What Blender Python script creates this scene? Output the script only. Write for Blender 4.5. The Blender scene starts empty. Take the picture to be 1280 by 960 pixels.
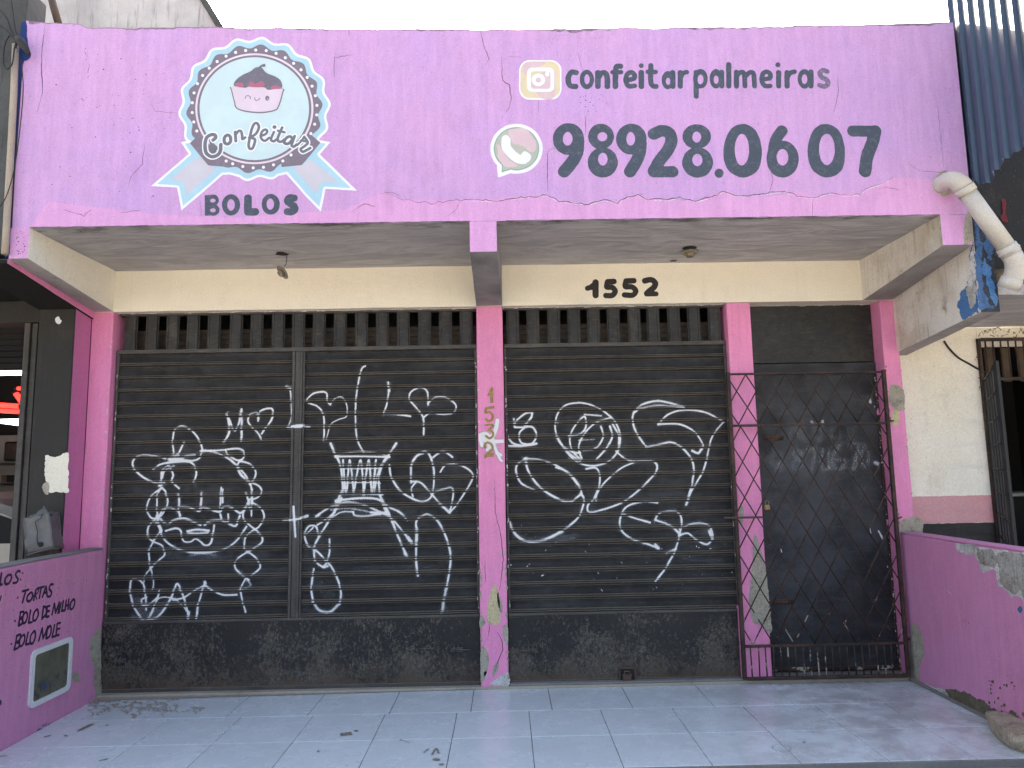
import bpy, bmesh, math, random
import numpy as np
from mathutils import Vector, Matrix, noise as mnoise
random.seed(7)
SC = bpy.context.scene
COL = SC.collection
V = Vector

# ------------------------------------------------------------------ camera
CAM_F = 897.8                      # focal length in pixels of a 1280 wide frame
CAM_P = np.array([0.20444, -5.6307, 1.6])
CAM_FW = np.array([0.01238748, 0.99222479, 0.1238407])
CAM_R = np.array([0.99978261, -0.01021308, -0.01817747])
CAM_U = np.array([0.01677134, -0.12403896, 0.99213561])
cam_d = bpy.data.cameras.new('camera')
cam = bpy.data.objects.new('camera', cam_d)
COL.objects.link(cam)
cam_d.sensor_fit = 'HORIZONTAL'
cam_d.sensor_width = 36
cam_d.lens = CAM_F / 1280 * 36
cam_d.clip_end = 5000
cam_d.clip_start = 0.02
mw = Matrix.Identity(4)
for i in range(3):
    mw[i][0], mw[i][1], mw[i][2], mw[i][3] = CAM_R[i], CAM_U[i], -CAM_FW[i], CAM_P[i]
cam.matrix_world = mw
SC.camera = cam

# ------------------------------------------------------------------ sky, sun, exposure
SUN_DIR = V((-0.30, 0.80, 0.61)).normalized()      # towards the sun: behind the shop, to the left
SUN_EL = math.asin(SUN_DIR.z)
SUN_AZ = math.atan2(SUN_DIR.x, SUN_DIR.y)
W = bpy.data.worlds.new('World')
SC.world = W
W.use_nodes = True
wn = W.node_tree.nodes
bg = wn['Background']
sky = wn.new('ShaderNodeTexSky')
sky.sky_type = 'NISHITA'
sky.sun_disc = False
sky.sun_elevation = SUN_EL
sky.sun_rotation = SUN_AZ
sky.air_density = 1.0
sky.dust_density = 9.0
sky.ozone_density = 0.3
W.node_tree.links.new(sky.outputs[0], bg.inputs[0])
bg.inputs[1].default_value = 0.15
sd = bpy.data.lights.new('sun', 'SUN')
sd.energy = 5.0
sd.angle = math.radians(0.5)
sd.color = (1.0, 0.93, 0.84)
sun = bpy.data.objects.new('sun', sd)
COL.objects.link(sun)
sun.rotation_euler = (-SUN_DIR).to_track_quat('-Z', 'Y').to_euler()
sun.location = SUN_DIR * 40
SC.view_settings.view_transform = 'Standard'
SC.view_settings.look = 'None'
SC.view_settings.exposure = 2.3
SC.view_settings.gamma = 1.0

# ------------------------------------------------------------------ picture point -> point on a real plane (for measuring the place)
def un(px, axis, val):
    d = CAM_FW + (px[0] - 640) / CAM_F * CAM_R - (px[1] - 480) / CAM_F * CAM_U
    return CAM_P + (val - CAM_P[axis]) / d[axis] * d

# ------------------------------------------------------------------ node materials
def lin(c):
    return tuple(((x / 255) / 12.92 if x / 255 <= 0.04045 else ((x / 255 + 0.055) / 1.055) ** 2.4) for x in c)

class NT:
    def __init__(s, name):
        s.m = bpy.data.materials.new(name)
        s.m.use_nodes = True
        s.nt = s.m.node_tree
        s.b = s.nt.nodes['Principled BSDF']
        s.geo = s.nt.nodes.new('ShaderNodeNewGeometry')
    def n(s, t, **kw):
        x = s.nt.nodes.new(t)
        for k, v in kw.items():
            setattr(x, k, v)
        return x
    def l(s, a, b):
        s.nt.links.new(a, b)
    def put(s, inp, v):
        if isinstance(v, (int, float)):
            inp.default_value = v
        elif isinstance(v, tuple):
            inp.default_value = v if len(v) == 4 else (v + (1,) if inp.type == 'RGBA' else v)
        else:
            s.l(v, inp)
    def noise(s, scale, detail=5, rough=.6, st=(1, 1, 1), off=(0, 0, 0), dist=0.0):
        mp = s.n('ShaderNodeMapping')
        mp.inputs['Scale'].default_value = st
        mp.inputs['Location'].default_value = off
        s.l(s.geo.outputs['Position'], mp.inputs['Vector'])
        x = s.n('ShaderNodeTexNoise')
        x.inputs['Scale'].default_value = scale
        x.inputs['Detail'].default_value = detail
        x.inputs['Roughness'].default_value = rough
        x.inputs['Distortion'].default_value = dist
        s.l(mp.outputs[0], x.inputs['Vector'])
        return x.outputs['Fac']
    def wave(s, scale, axis='X', st=(1, 1, 1), dist=0, off=(0, 0, 0)):
        mp = s.n('ShaderNodeMapping')
        mp.inputs['Scale'].default_value = st
        mp.inputs['Location'].default_value = off
        s.l(s.geo.outputs['Position'], mp.inputs['Vector'])
        x = s.n('ShaderNodeTexWave', bands_direction=axis)
        x.inputs['Scale'].default_value = scale
        x.inputs['Distortion'].default_value = dist
        s.l(mp.outputs[0], x.inputs['Vector'])
        return x.outputs['Fac']
    def vor(s, scale, st=(1, 1, 1)):
        mp = s.n('ShaderNodeMapping')
        mp.inputs['Scale'].default_value = st
        s.l(s.geo.outputs['Position'], mp.inputs['Vector'])
        x = s.n('ShaderNodeTexVoronoi')
        x.inputs['Scale'].default_value = scale
        s.l(mp.outputs[0], x.inputs['Vector'])
        return x.outputs['Distance']
    def ramp(s, v, a, b, lo=0.0, hi=1.0):
        x = s.n('ShaderNodeMapRange', interpolation_type='SMOOTHSTEP')
        s.put(x.inputs[0], v)
        for i, k in enumerate((a, b, lo, hi)):
            x.inputs[i + 1].default_value = k
        return x.outputs[0]
    def mix(s, f, a, b, bt='MIX'):
        x = s.n('ShaderNodeMix', data_type='RGBA', blend_type=bt)
        s.put(x.inputs[0], f)
        s.put(x.inputs[6], a)
        s.put(x.inputs[7], b)
        return x.outputs[2]
    def math(s, op, a, b=0.0, clamp=False):
        x = s.n('ShaderNodeMath', operation=op, use_clamp=clamp)
        s.put(x.inputs[0], a)
        s.put(x.inputs[1], b)
        return x.outputs[0]
    def up(s, a=.3, b=.8):
        sp = s.n('ShaderNodeSeparateXYZ')
        s.l(s.geo.outputs['Normal'], sp.inputs[0])
        return s.ramp(sp.outputs[2], a, b)
    def pos(s, i):
        sp = s.n('ShaderNodeSeparateXYZ')
        s.l(s.geo.outputs['Position'], sp.inputs[0])
        return sp.outputs[i]
    def attr(s, name):
        a = s.n('ShaderNodeAttribute', attribute_name=name)
        return a.outputs['Fac']
    def done(s, col, rough=.8, bump=None, bs=.3, bd=.01, metal=0.0, alpha=None, spec=None):
        s.put(s.b.inputs['Base Color'], col)
        s.put(s.b.inputs['Roughness'], rough)
        s.put(s.b.inputs['Metallic'], metal)
        if spec is not None:
            s.b.inputs['Specular IOR Level'].default_value = spec
        if alpha is not None:
            s.put(s.b.inputs['Alpha'], alpha)
        if bump is not None:
            x = s.n('ShaderNodeBump')
            x.inputs['Strength'].default_value = bs
            x.inputs['Distance'].default_value = bd
            s.l(bump, x.inputs['Height'])
            s.l(x.outputs[0], s.b.inputs['Normal'])
        return s.m

def plaster(name, base, alt=None, alt_amt=.5, dirt=(.12, .11, .10), streak=0.15, speck=0.25, stain=0.15, rough=.85, bs=.35, trowel=0.0, ms=1.0, marks=0.0, grain=.13):
    n = NT(name)
    nz = n.noise
    n.noise = lambda sc, *a, **k: nz(sc * ms, *a, **k)
    alt = alt or tuple(x * .82 for x in base)
    c = n.mix(n.ramp(n.noise(1.3, 4, .6), .35, .7, 0, alt_amt), base, alt)
    c = n.mix(n.ramp(n.noise(9, 5, .7), .35, .75, 0, .22), c, tuple(x * .8 for x in base))
    if streak:
        c = n.mix(n.ramp(n.noise(7, 5, .65, (3, 3, .22)), .52, .78, 0, streak), c, dirt)
    if stain:
        c = n.mix(n.ramp(n.noise(2.2, 7, .72, off=(4, 1, 2)), .56, .74, 0, stain), c, dirt)
    if speck:
        c = n.mix(n.ramp(n.noise(55, 3, .6, (1, 1, .8)), .64, .71, 0, speck), c, dirt)
    if marks:
        c = n.mix(n.ramp(n.noise(26, 5, .7, (1, 1, .10), off=(2, 2, 2)), .35, .7, 0, marks), c, tuple(min(1, x * 1.16 + .02) for x in base))
        c = n.mix(n.ramp(n.noise(3.5, 5, .7, (1, 1, .6), off=(6, 1, 4)), .5, .75, 0, marks), c, tuple(x * .80 for x in alt))
    c = n.mix(1.0, c, n.ramp(n.noise(115 / ms, 4, .85, off=(7, 7, 7)), .3, .7, 1 - grain, 1 + grain), 'MULTIPLY')
    if ms > 2:
        c = n.mix(n.ramp(n.noise(16 / ms, 7, .85, off=(1, 7, 3)), .5, .62, 0, .6), c, tuple(x * .5 for x in alt))
    fine = n.noise(180, 4, .6)
    med = n.noise(14, 6, .65)
    if trowel:
        t = n.noise(9, 5, .6, (.35, 1, 2.2), dist=1.2)
        med = n.math('ADD', med, n.math('MULTIPLY', t, trowel))
    h = n.math('ADD', n.math('MULTIPLY', fine, .25), med)
    return n.done(c, rough, h, bs, .012, spec=.3)

def slat_mat(name, flat, ridge=False):
    n = NT(name)
    c = n.mix(n.ramp(n.noise(3, 4, .6), .3, .7), flat, tuple(x * 1.7 for x in flat))
    c = n.mix(n.ramp(n.noise(5, 7, .72, (.5, 1, 1.1), off=(2, 0, 4)), .46, .74, 0, .55), c, (.062, .065, .067))
    c = n.mix(n.ramp(n.noise(30, 6, .78, (.3, 1, 1.2)), .56, .72, 0, .5), c, (.066, .064, .060))
    c = n.mix(n.ramp(n.noise(150, 3, .6, (.6, 1, 1)), .68, .73, 0, .5), c, (.14, .13, .11))
    dust = n.math('MULTIPLY', n.up(.10, .55), n.ramp(n.noise(9, 5, .7, (.4, 1, 1)), .25, .6, .5, 1))
    c = n.mix(dust, c, (.24, .195, .14))
    if ridge:
        c = n.mix(n.ramp(n.noise(11, 6, .75, (.2, 1, 2)), .34, .60, .15, .9), c, (.150, .130, .105))
    return n.done(c, n.ramp(n.noise(20, 5, .6), .3, .7, .42, .72), n.math('ADD', n.noise(18, 7, .7, (.5, 1, 1)), n.math('MULTIPLY', n.noise(3.5, 3, .5), 3.0)), .3, .005, spec=.26)
def dark_metal(name, base=(.016, .016, .0155), dust=(.11, .098, .082), dusty=.5, scuff=.3, rough=.5, rust=0.0):
    n = NT(name)
    c = n.mix(n.ramp(n.noise(2.5, 5, .6), .3, .7), base, tuple(x * 1.7 for x in base))
    c = n.mix(n.ramp(n.noise(40, 6, .75, (.35, 1, 1.6)), .5, .72, 0, scuff), c, dust)
    c = n.mix(n.ramp(n.noise(5, 6, .7, (1, 1, .6), off=(3, 0, 5)), .5, .75, 0, scuff * .9), c, dust)
    c = n.mix(n.math('MULTIPLY', n.up(.12, .7), dusty), c, dust)
    c = n.mix(n.ramp(n.noise(150, 2, .5), .72, .76, 0, .5), c, (.3, .28, .25))
    if rust:
        c = n.mix(n.ramp(n.noise(12, 6, .7, off=(9, 2, 1)), .52, .7, 0, rust), c, (.11, .04, .018))
    r = n.ramp(n.noise(20, 5, .6), .3, .7, rough - .08, rough + .22)
    return n.done(c, r, n.noise(30, 6, .7), .25, .004, spec=.4)

M = {}
M['lilac'] = plaster('lilac_wall_paint', (.55, .325, .575), (.515, .33, .635), .8, dirt=(.22, .13, .22), streak=.10, speck=.38, stain=.10, bs=.5, marks=.45)
M['lilac2'] = plaster('pink_wall_paint', (.63, .335, .585), (.61, .33, .60), .5, dirt=(.25, .13, .2), streak=.1, speck=.3, stain=.1, bs=.5, marks=.45)
M['pink'] = plaster('pink_pillar_paint', (.76, .26, .45), (.70, .26, .50), .5, dirt=(.25, .10, .14), streak=.12, speck=.22, stain=.08, rough=.6, marks=.45)
M['magenta'] = plaster('magenta_wall_paint', (.60, .24, .40), (.57, .26, .46), .6, dirt=(.16, .06, .13), streak=.14, speck=.25, stain=.2, rough=.7, bs=.45, marks=.45)
M['cream'] = plaster('cream_wall_paint', (.86, .81, .66), (.80, .74, .60), .5, dirt=(.30, .24, .15), streak=.08, speck=.12, stain=.10, bs=.3)
M['cream2'] = plaster('cream_neighbour_paint', (.84, .81, .70), (.78, .72, .54), .6, dirt=(.25, .20, .12), streak=.12, speck=.3, stain=.25, bs=.4)
def ceiling_mat():
    n = NT('troweled_grey_ceiling')
    t = n.noise(4.2, 6, .62, (.45, 1.5, 1), dist=1.6)
    t2 = n.noise(13, 5, .6, (.3, 1.6, 1), off=(3, 3, 3), dist=1.0)
    c = n.mix(n.ramp(t, .35, .65), (.58, .565, .55), (.42, .41, .405))
    c = n.mix(n.ramp(t2, .55, .68, 0, .45), c, (.58, .565, .54))
    y = n.pos(1)
    soot = n.math('ADD', n.ramp(y, -.80, -1.02, 0, .26), n.noise(3.2, 6, .7, (1, 2, 1), off=(1, 1, 1)))
    c = n.mix(n.ramp(soot, .66, .88, 0, .75), c, (.055, .045, .045))
    h = n.math('ADD', t, n.math('MULTIPLY', t2, .8))
    return n.done(c, .85, h, .9, .02, spec=.3)
M['ceiling'] = ceiling_mat()
M['beamgrey'] = plaster('bare_beam_underside', (.46, .44, .42), (.24, .23, .22), .9, dirt=(.05, .045, .04), streak=0, speck=.3, stain=.9, bs=.9, trowel=1.0)
M['whitedirty'] = plaster('dirty_white_render', (.80, .77, .69), (.50, .43, .32), .8, dirt=(.15, .105, .06), streak=.6, speck=.6, stain=.9, bs=.7, ms=1.6)
M['cementpatch'] = plaster('bare_cement_patch', (.46, .42, .32), (.26, .24, .19), .6, dirt=(.13, .12, .1), streak=0, speck=.4, stain=.4, bs=.9, ms=3.5, grain=.35)
M['yellowpatch'] = plaster('old_yellow_paint', (.66, .56, .33), (.5, .42, .26), .6, dirt=(.16, .13, .08), streak=0, speck=.5, stain=.6, bs=.9, ms=3.5, grain=.35)
M['whitepeel'] = plaster('old_white_paint', (.76, .76, .73), (.36, .33, .28), .8, dirt=(.10, .085, .06), streak=.5, speck=.6, stain=.5, bs=.9, ms=3.5, grain=.35)
M['mould'] = plaster('mouldy_plaster', (.20, .17, .11), (.10, .09, .06), .9, dirt=(.035, .03, .025), streak=0, speck=.6, stain=.7, bs=1, ms=3.5, grain=.35)
M['blackwall'] = plaster('black_wall_paint', (.024, .024, .022), (.035, .034, .03), .6, dirt=(.09, .08, .07), streak=.3, speck=.25, stain=.2, rough=.65)
M['black'] = plaster('plain_black', (.010, .010, .010), (.014, .013, .012), .5, dirt=(.03, .028, .025), streak=.1, speck=.1, stain=.15)  # near-black shared by roof, neighbour canopy, rolled slats and props
M['bluepeel'] = plaster('blue_peeling_paint', (.07, .15, .30), (.05, .10, .2), .6, dirt=(.03, .035, .04), streak=.2, speck=.4, stain=.5, ms=3.5, grain=.35)
M['bluestrip'] = plaster('deep_blue_paint', (.02, .045, .18), None, .5)
M['concrete'] = plaster('pavement_concrete', (.25, .235, .21), (.18, .17, .15), .7, dirt=(.07, .065, .055), streak=0, speck=.5, stain=.5, bs=.9)
M['sill'] = plaster('beige_cement_sill', (.42, .37, .29), (.34, .29, .22), .7, dirt=(.12, .09, .06), streak=0, speck=.4, stain=.5, bs=.8)
M['mouldw'] = plaster('grey_speckled_render', (.50, .48, .43), (.20, .16, .10), .9, dirt=(.10, .06, .025), streak=.6, speck=.8, stain=.8, bs=1, ms=3.5, grain=.35)
M['magenta2'] = plaster('magenta_pillar_paint', (.58, .19, .38), (.52, .18, .40), .5, dirt=(.2, .08, .14), streak=.1, speck=.15, stain=.1, rough=.6)
M['bluedark'] = plaster('peeled_blue_black_render', (.055, .065, .085), (.03, .032, .036), .9, dirt=(.16, .25, .40), streak=.0, speck=.5, stain=.9, bs=1, ms=3.5, grain=.35)
M['bluepeel2'] = plaster('bright_blue_paint', (.07, .20, .45), (.10, .22, .40), .6, dirt=(.4, .4, .4), streak=.0, speck=.5, stain=.5, bs=.8, ms=3.5, grain=.35)
M['blackwall2'] = plaster('speckled_black_wall', (.013, .013, .013), (.022, .021, .02), .6, dirt=(.14, .13, .11), streak=.1, speck=.7, stain=.15, rough=.7)  # near-black with pale specks, for the neighbour's upper wall
M['yellowsoot'] = plaster('sooty_yellow_paint', (.30, .22, .11), (.03, .028, .025), .9, dirt=(.02, .02, .02), streak=.2, speck=.7, stain=.8, bs=1, ms=3.5, grain=.35)
M['grout'] = plaster('dark_grout', (.10, .09, .085), (.16, .15, .13), .6)
M['smudge'] = plaster('grey_brown_smudge', (.24, .22, .18), (.15, .14, .11), .6)
M['deepred'] = plaster('deep_red_paint', (.13, .02, .03), (.08, .015, .02), .6)
M['topgrime'] = plaster('grey_lilac_grime', (.33, .22, .33), (.20, .15, .20), .8, dirt=(.08, .06, .07), streak=.2, speck=.6, stain=.4, ms=3, grain=.3)
M['grimebeam'] = plaster('grimy_dark_render', (.34, .33, .33), (.16, .155, .15), .9, dirt=(.035, .032, .03), streak=0, speck=.3, stain=.9, ms=1.5)
M['asphalt'] = plaster('worn_pale_asphalt', (.36, .33, .29), (.31, .285, .25), .6, dirt=(.03, .03, .03), streak=0, speck=.5, stain=.3, bs=.8)
M['towerwall'] = plaster('weathered_grey_white_render', (.52, .52, .50), (.30, .30, .30), .8, dirt=(.06, .06, .055), streak=.75, speck=.5, stain=.5, bs=.8)
M['stainwall'] = plaster('black_stained_render', (.10, .105, .10), (.045, .05, .05), .8, dirt=(.018, .018, .018), streak=.7, speck=.4, stain=.5, bs=.8)
M['pinkband'] = plaster('faded_pink_band', (.62, .32, .33), (.58, .36, .36), .7, dirt=(.35, .10, .12), streak=.1, speck=.3, stain=.35)
M['slat'] = slat_mat('black_slat_paint', (.0115, .0117, .0118))
M['ridge'] = slat_mat('worn_slat_ridge', (.030, .027, .023), True)
M['picket'] = dark_metal('vent_picket_paint', (.018, .018, .017), dust=(.15, .135, .11), dusty=.6, scuff=.35)
def door_mat():
    n = NT('chalky_black_door_paint')
    c = n.mix(n.ramp(n.noise(1.8, 6, .7), .38, .66), (.016, .0170, .0180), (.050, .054, .058))
    c = n.mix(n.ramp(n.noise(16, 7, .78, (.35, 1, 1.8), dist=.6), .5, .7, 0, .55), c, (.068, .072, .076))
    c = n.mix(n.ramp(n.noise(60, 5, .8, (1, 1, .6)), .6, .72, 0, .35), c, (.10, .10, .098))
    c = n.mix(n.ramp(n.noise(9, 6, .7, off=(5, 1, 2)), .64, .74, 0, .7), c, (.07, .035, .022))
    return n.done(c, n.ramp(n.noise(9, 5, .7), .3, .7, .4, .75), n.noise(12, 7, .7), .35, .006, spec=.35)
M['doorpaint'] = door_mat()
M['transom'] = dark_metal('transom_paint', (.014, .0145, .013), dust=(.11, .095, .07), dusty=.4, scuff=.25)
M['frame'] = dark_metal('shutter_frame_paint', (.045, .042, .037), dust=(.16, .14, .115), dusty=.7, scuff=.5)
def bar_mat(nm='rusty_dark_bar', wear=.9):
    n = NT(nm)
    c = n.mix(n.ramp(n.noise(7, 5, .7), .4, .65), (.026, .019, .016), (.070, .040, .028))
    c = n.mix(n.ramp(n.noise(45, 5, .7), .56, .66, 0, .7), c, (.10, .045, .03))
    low = n.ramp(n.pos(2), .95, .25, 0, .16)
    c = n.mix(n.ramp(n.math('ADD', n.noise(8, 5, .7, off=(3, 8, 1)), low), .70, .74, 0, wear), c, (.46, .41, .32))
    c = n.mix(n.math('MULTIPLY', n.up(.2, .7), .35), c, (.12, .09, .07))
    return n.done(c, .65, n.noise(120, 4), .4, .003, spec=.3)
M['rustbar'] = bar_mat()
M['rustrail'] = bar_mat('rusty_rail', 0.0)
M['greybar'] = dark_metal('dark_grey_bar', (.045, .045, .047), dust=(.15, .14, .13), dusty=.5, scuff=.3, rust=.2)
M['rust'] = dark_metal('rust', (.060, .038, .027), dust=(.2, .13, .09), dusty=.3, scuff=.4, rust=.6, rough=.85)

def kick_mat():
    n = NT('scuffed_black_plate')
    z = n.pos(2)
    low = n.ramp(z, .5, .1, 0, .07)
    base = n.mix(n.ramp(n.noise(1.6, 4), .35, .65), (.010, .011, .0115), (.018, .0175, .017))
    k = n.math('ADD', n.noise(42, 9, .82, (1, 1, .6)), low)
    k = n.math('ADD', k, n.math('MULTIPLY', n.math('SUBTRACT', n.noise(1.9, 5, .7, off=(2, 0, 3)), .5), .75))
    c = n.mix(n.ramp(k, .52, .60, 0, .85), base, (.085, .072, .055))
    k2 = n.noise(70, 6, .8, off=(1, 5, 2))
    c = n.mix(n.math('MULTIPLY', n.ramp(k2, .52, .6), n.ramp(k, .45, .6, 0, .6)), c, (.19, .175, .15))
    c = n.mix(n.ramp(n.noise(20, 5, .7, (.08, 1, 2.5), off=(4, 4, 4)), .64, .70, 0, .5), c, (.15, .13, .105))
    c = n.mix(n.math('MULTIPLY', n.ramp(z, .30, .02, 0, .75), n.ramp(n.noise(7, 6, .75, off=(3, 1, 8)), .38, .6)), c, (.085, .062, .042))
    c = n.mix(n.ramp(z, .08, .015, 0, .7), c, (.13, .06, .035))
    c = n.mix(n.ramp(n.noise(6, 6, .7, off=(7, 0, 1)), .66, .74, 0, .6), c, (.12, .05, .025))
    return n.done(c, n.ramp(k, .4, .6, .42, .8), k2, .3, .003, spec=.35)
M['kick'] = kick_mat()

def tile_mat():
    n = NT('glazed_floor_tile')
    info = n.n('ShaderNodeObjectInfo')
    base = n.mix(info.outputs['Random'], (.64, .69, .69), (.69, .735, .735))
    c = n.mix(n.ramp(n.noise(2.2, 5, .6), .35, .75, 0, .16), base, (.42, .44, .44))
    c = n.mix(n.ramp(n.noise(6, 8, .8, (.35, 1.5, 1)), .56, .74, 0, .28), c, (.34, .33, .32))
    c = n.mix(n.ramp(n.noise(38, 4, .7), .68, .74, 0, .5), c, (.16, .14, .12))
    c = n.mix(n.ramp(n.noise(14, 7, .8, (.25, 1.6, 1), off=(9, 2, 0), dist=1.5), .60, .85, 0, .4), c, (.40, .39, .37))
    x = n.pos(0)
    c = n.mix(n.math('MULTIPLY', n.ramp(x, .6, 2.6, 0, .6), n.ramp(n.noise(3, 6, .7, off=(5, 5, 0)), .4, .6)), c, (.36, .33, .32))
    r = n.ramp(n.noise(5, 6, .7, off=(2, 2, 2)), .35, .7, .14, .38)
    return n.done(c, r, n.noise(60, 3), .05, .002, spec=.5)
M['tile'] = tile_mat()

def simple(name, col, rough=.6, metal=0, var=.15, spec=.5, scale=8):
    n = NT(name)
    c = n.mix(n.ramp(n.noise(scale, 5, .65), .3, .7), col, tuple(x * (1 - var) for x in col))
    return n.done(c, rough, n.noise(60, 4), .12, .003, metal=metal, spec=spec)

def brushpaint(name, col, thin=.12, under=None, scale=30):
    n = NT(name)
    under = under or tuple(x * .6 + .2 for x in col)
    strokes = n.ramp(n.noise(9, 6, .8, dist=3.5, off=(3, 3, 3)), .52, .60, 0, min(.8, thin * 2.2))
    c = n.mix(n.ramp(n.noise(scale, 6, .75, (1, 1, 1)), .52, .74, 0, thin * 2.6), col, under)
    c = n.mix(n.ramp(n.noise(5, 5, .6), .4, .7, 0, .3), c, tuple(x * 1.25 + .004 for x in col))
    c = n.mix(strokes, c, tuple(a_ * .55 + b_ * .45 for a_, b_ in zip(col, under)))
    c = n.mix(n.ramp(n.noise(160, 2, .6), .62, .7, 0, thin * 2), c, under)
    return n.done(c, .6, n.noise(120, 4), .25, .003, spec=.35)
M['ink'] = brushpaint('slate_letter_paint', (.055, .072, .096), .20, (.20, .20, .26), 24)
M['inkworn'] = brushpaint('worn_letter_paint', (.14, .12, .18), .35, (.48, .30, .52), 45)
M['inkblack'] = brushpaint('black_letter_paint', (.020, .018, .018), .06, (.2, .17, .12))
M['inkwall'] = brushpaint('dark_brush_letter_paint', (.035, .022, .05), .12, (.25, .1, .2))
M['p_white'] = brushpaint('badge_white_paint', (.74, .76, .80), .05, (.6, .55, .65))
M['p_cyan'] = brushpaint('badge_sky_blue_paint', (.36, .57, .66), .18, (.5, .64, .78))
M['p_pale'] = brushpaint('badge_pale_blue_paint', (.50, .65, .67), .16, (.60, .66, .74), 12)
M['p_tail'] = brushpaint('badge_ribbon_grey_paint', (.52, .50, .56), .2, (.45, .60, .64), 9)
M['p_mauve'] = brushpaint('badge_mauve_grey_paint', (.185, .155, .195), .18, (.30, .26, .34), 14)
M['p_ring'] = brushpaint('badge_ring_pink_white_paint', (.68, .60, .66), .1)
M['p_text'] = brushpaint('badge_text_paint', (.145, .155, .175), .1)
M['p_body'] = brushpaint('cupcake_pale_pink_paint', (.62, .53, .62), .1)
M['p_top'] = brushpaint('cupcake_topping_paint', (.15, .14, .18), .22, (.24, .24, .32), 26)
M['p_red'] = brushpaint('cupcake_red_paint', (.42, .13, .20), .25, (.3, .2, .26), 40)
M['icon_y'] = brushpaint('icon_faded_yellow_paint', (.64, .58, .38), .30, (.66, .34, .38), 5)
M['icon_g'] = brushpaint('icon_faded_green_paint', (.38, .46, .36), .38, (.58, .32, .44), 8)
M['icon_p'] = brushpaint('icon_faded_pink_paint', (.60, .45, .50), .35, (.60, .54, .46), 10)
M['icon_gd'] = brushpaint('icon_green_edge_paint', (.26, .36, .33), .2)
M['pvc'] = plaster('white_pvc', (.56, .53, .46), (.46, .42, .34), .6, dirt=(.25, .2, .14), streak=.0, speck=.25, stain=.3, rough=.38, bs=.08)
M['cable'] = simple('black_cable', (.015, .014, .013), .6)
M['brass'] = simple('tarnished_brass', (.38, .25, .09), .45, .5, .5, scale=60)
M['socket'] = simple('old_porcelain', (.30, .26, .19), .5, 0, .5, scale=60)
M['rock'] = plaster('rough_stone', (.52, .44, .32), (.32, .25, .17), .8, dirt=(.10, .08, .05), streak=0, speck=.6, stain=.6, bs=1, ms=3.5, grain=.35)
M['steelbox'] = simple('dented_grey_sheet', (.17, .17, .165), .55, .25, .3)
M['meterframe'] = plaster('white_meter_frame', (.72, .72, .72), (.62, .62, .62), .5, dirt=(.3, .28, .26), streak=.1, speck=.15, stain=.1, rough=.45, bs=.1)
M['wood'] = simple('brown_board', (.10, .065, .035), .7, 0, .4)
M['conduit'] = plaster('beige_conduit', (.42, .36, .28), (.30, .26, .21), .8, dirt=(.06, .09, .12), streak=.1, speck=.5, stain=.6, bs=.4)
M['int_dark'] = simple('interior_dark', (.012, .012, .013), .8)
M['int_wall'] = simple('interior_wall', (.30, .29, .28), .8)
M['crackm'] = simple('dark_mauve_crack', (.085, .045, .085), .9)  # dark mauve colour of cracks and chipped specks
M['crackd'] = simple('grey_crack', (.045, .035, .045), .9)
M['curl'] = brushpaint('spray_white_dense', (.75, .76, .76), .05)

def spray_mat():
    n = NT('white_spray_paint')
    d = n.attr('dens')
    g = n.ramp(n.noise(160, 3, .7), .25, .75, -.22, .22)
    a = n.ramp(n.math('ADD', d, n.math('MULTIPLY', g, n.math('MULTIPLY', n.math('SUBTRACT', 1.15, d), 1.5))), .06, .92, 0, .93)
    c = n.mix(n.ramp(d, .1, .8), (.50, .55, .59), (.80, .80, .78))
    return n.done(c, .6, alpha=a, spec=.3)
M['spray'] = spray_mat()

n_ = NT('brown_louvre')
M['louvre'] = n_.done(n_.mix(n_.ramp(n_.noise(14, 5), .35, .7), (.060, .045, .032), (.028, .022, .017)), .8)
def emis(name, col, st):
    m = bpy.data.materials.new(name)
    m.use_nodes = True
    b = m.node_tree.nodes['Principled BSDF']
    b.inputs['Base Color'].default_value = col + (1,)
    b.inputs['Emission Color'].default_value = col + (1,)
    b.inputs['Emission Strength'].default_value = st
    return m
M['tube'] = emis('lit_white_tube', (.9, .97, 1), 2.2)
M['neon'] = emis('lit_red_neon', (1, .02, .015), 1.6)
def corr_mat():
    n = NT('blue_grey_coated_sheet')
    c = n.mix(n.ramp(n.noise(3, 4, .5, (1, 1, .2)), .3, .7), (.055, .085, .125), (.035, .055, .085))
    c = n.mix(n.ramp(n.noise(30, 6, .7), .62, .75, 0, .4), c, (.2, .2, .2))
    return n.done(c, .34, n.noise(8, 3), .05, .004, metal=.25, spec=.6)
M['corr'] = corr_mat()

# ------------------------------------------------------------------ object helpers
def link(o, parent=None, **props):
    COL.objects.link(o)
    if parent is not None:
        o.parent = parent
    for k, v in props.items():
        o[k] = v
    return o
def mesh(name, verts, faces, mat, parent=None, smooth=False, fm=None, **props):
    me = bpy.data.meshes.new(name)
    me.from_pydata([tuple(v) for v in verts], [], faces)
    for m in (mat if isinstance(mat, list) else [mat]):
        me.materials.append(M[m] if isinstance(m, str) else m)
    if fm is not None:
        me.polygons.foreach_set('material_index', fm)
    if smooth:
        me.polygons.foreach_set('use_smooth', [True] * len(faces))
    me.update()
    return link(bpy.data.objects.new(name, me), parent, **props)
def from_bm(name, bm, mat, parent=None, smooth=False, **props):
    bmesh.ops.recalc_face_normals(bm, faces=bm.faces)
    me = bpy.data.meshes.new(name)
    bm.to_mesh(me)
    bm.free()
    for m in (mat if isinstance(mat, list) else [mat]):
        me.materials.append(M[m])
    if smooth:
        me.polygons.foreach_set('use_smooth', [True] * len(me.polygons))
    return link(bpy.data.objects.new(name, me), parent, **props)
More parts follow.
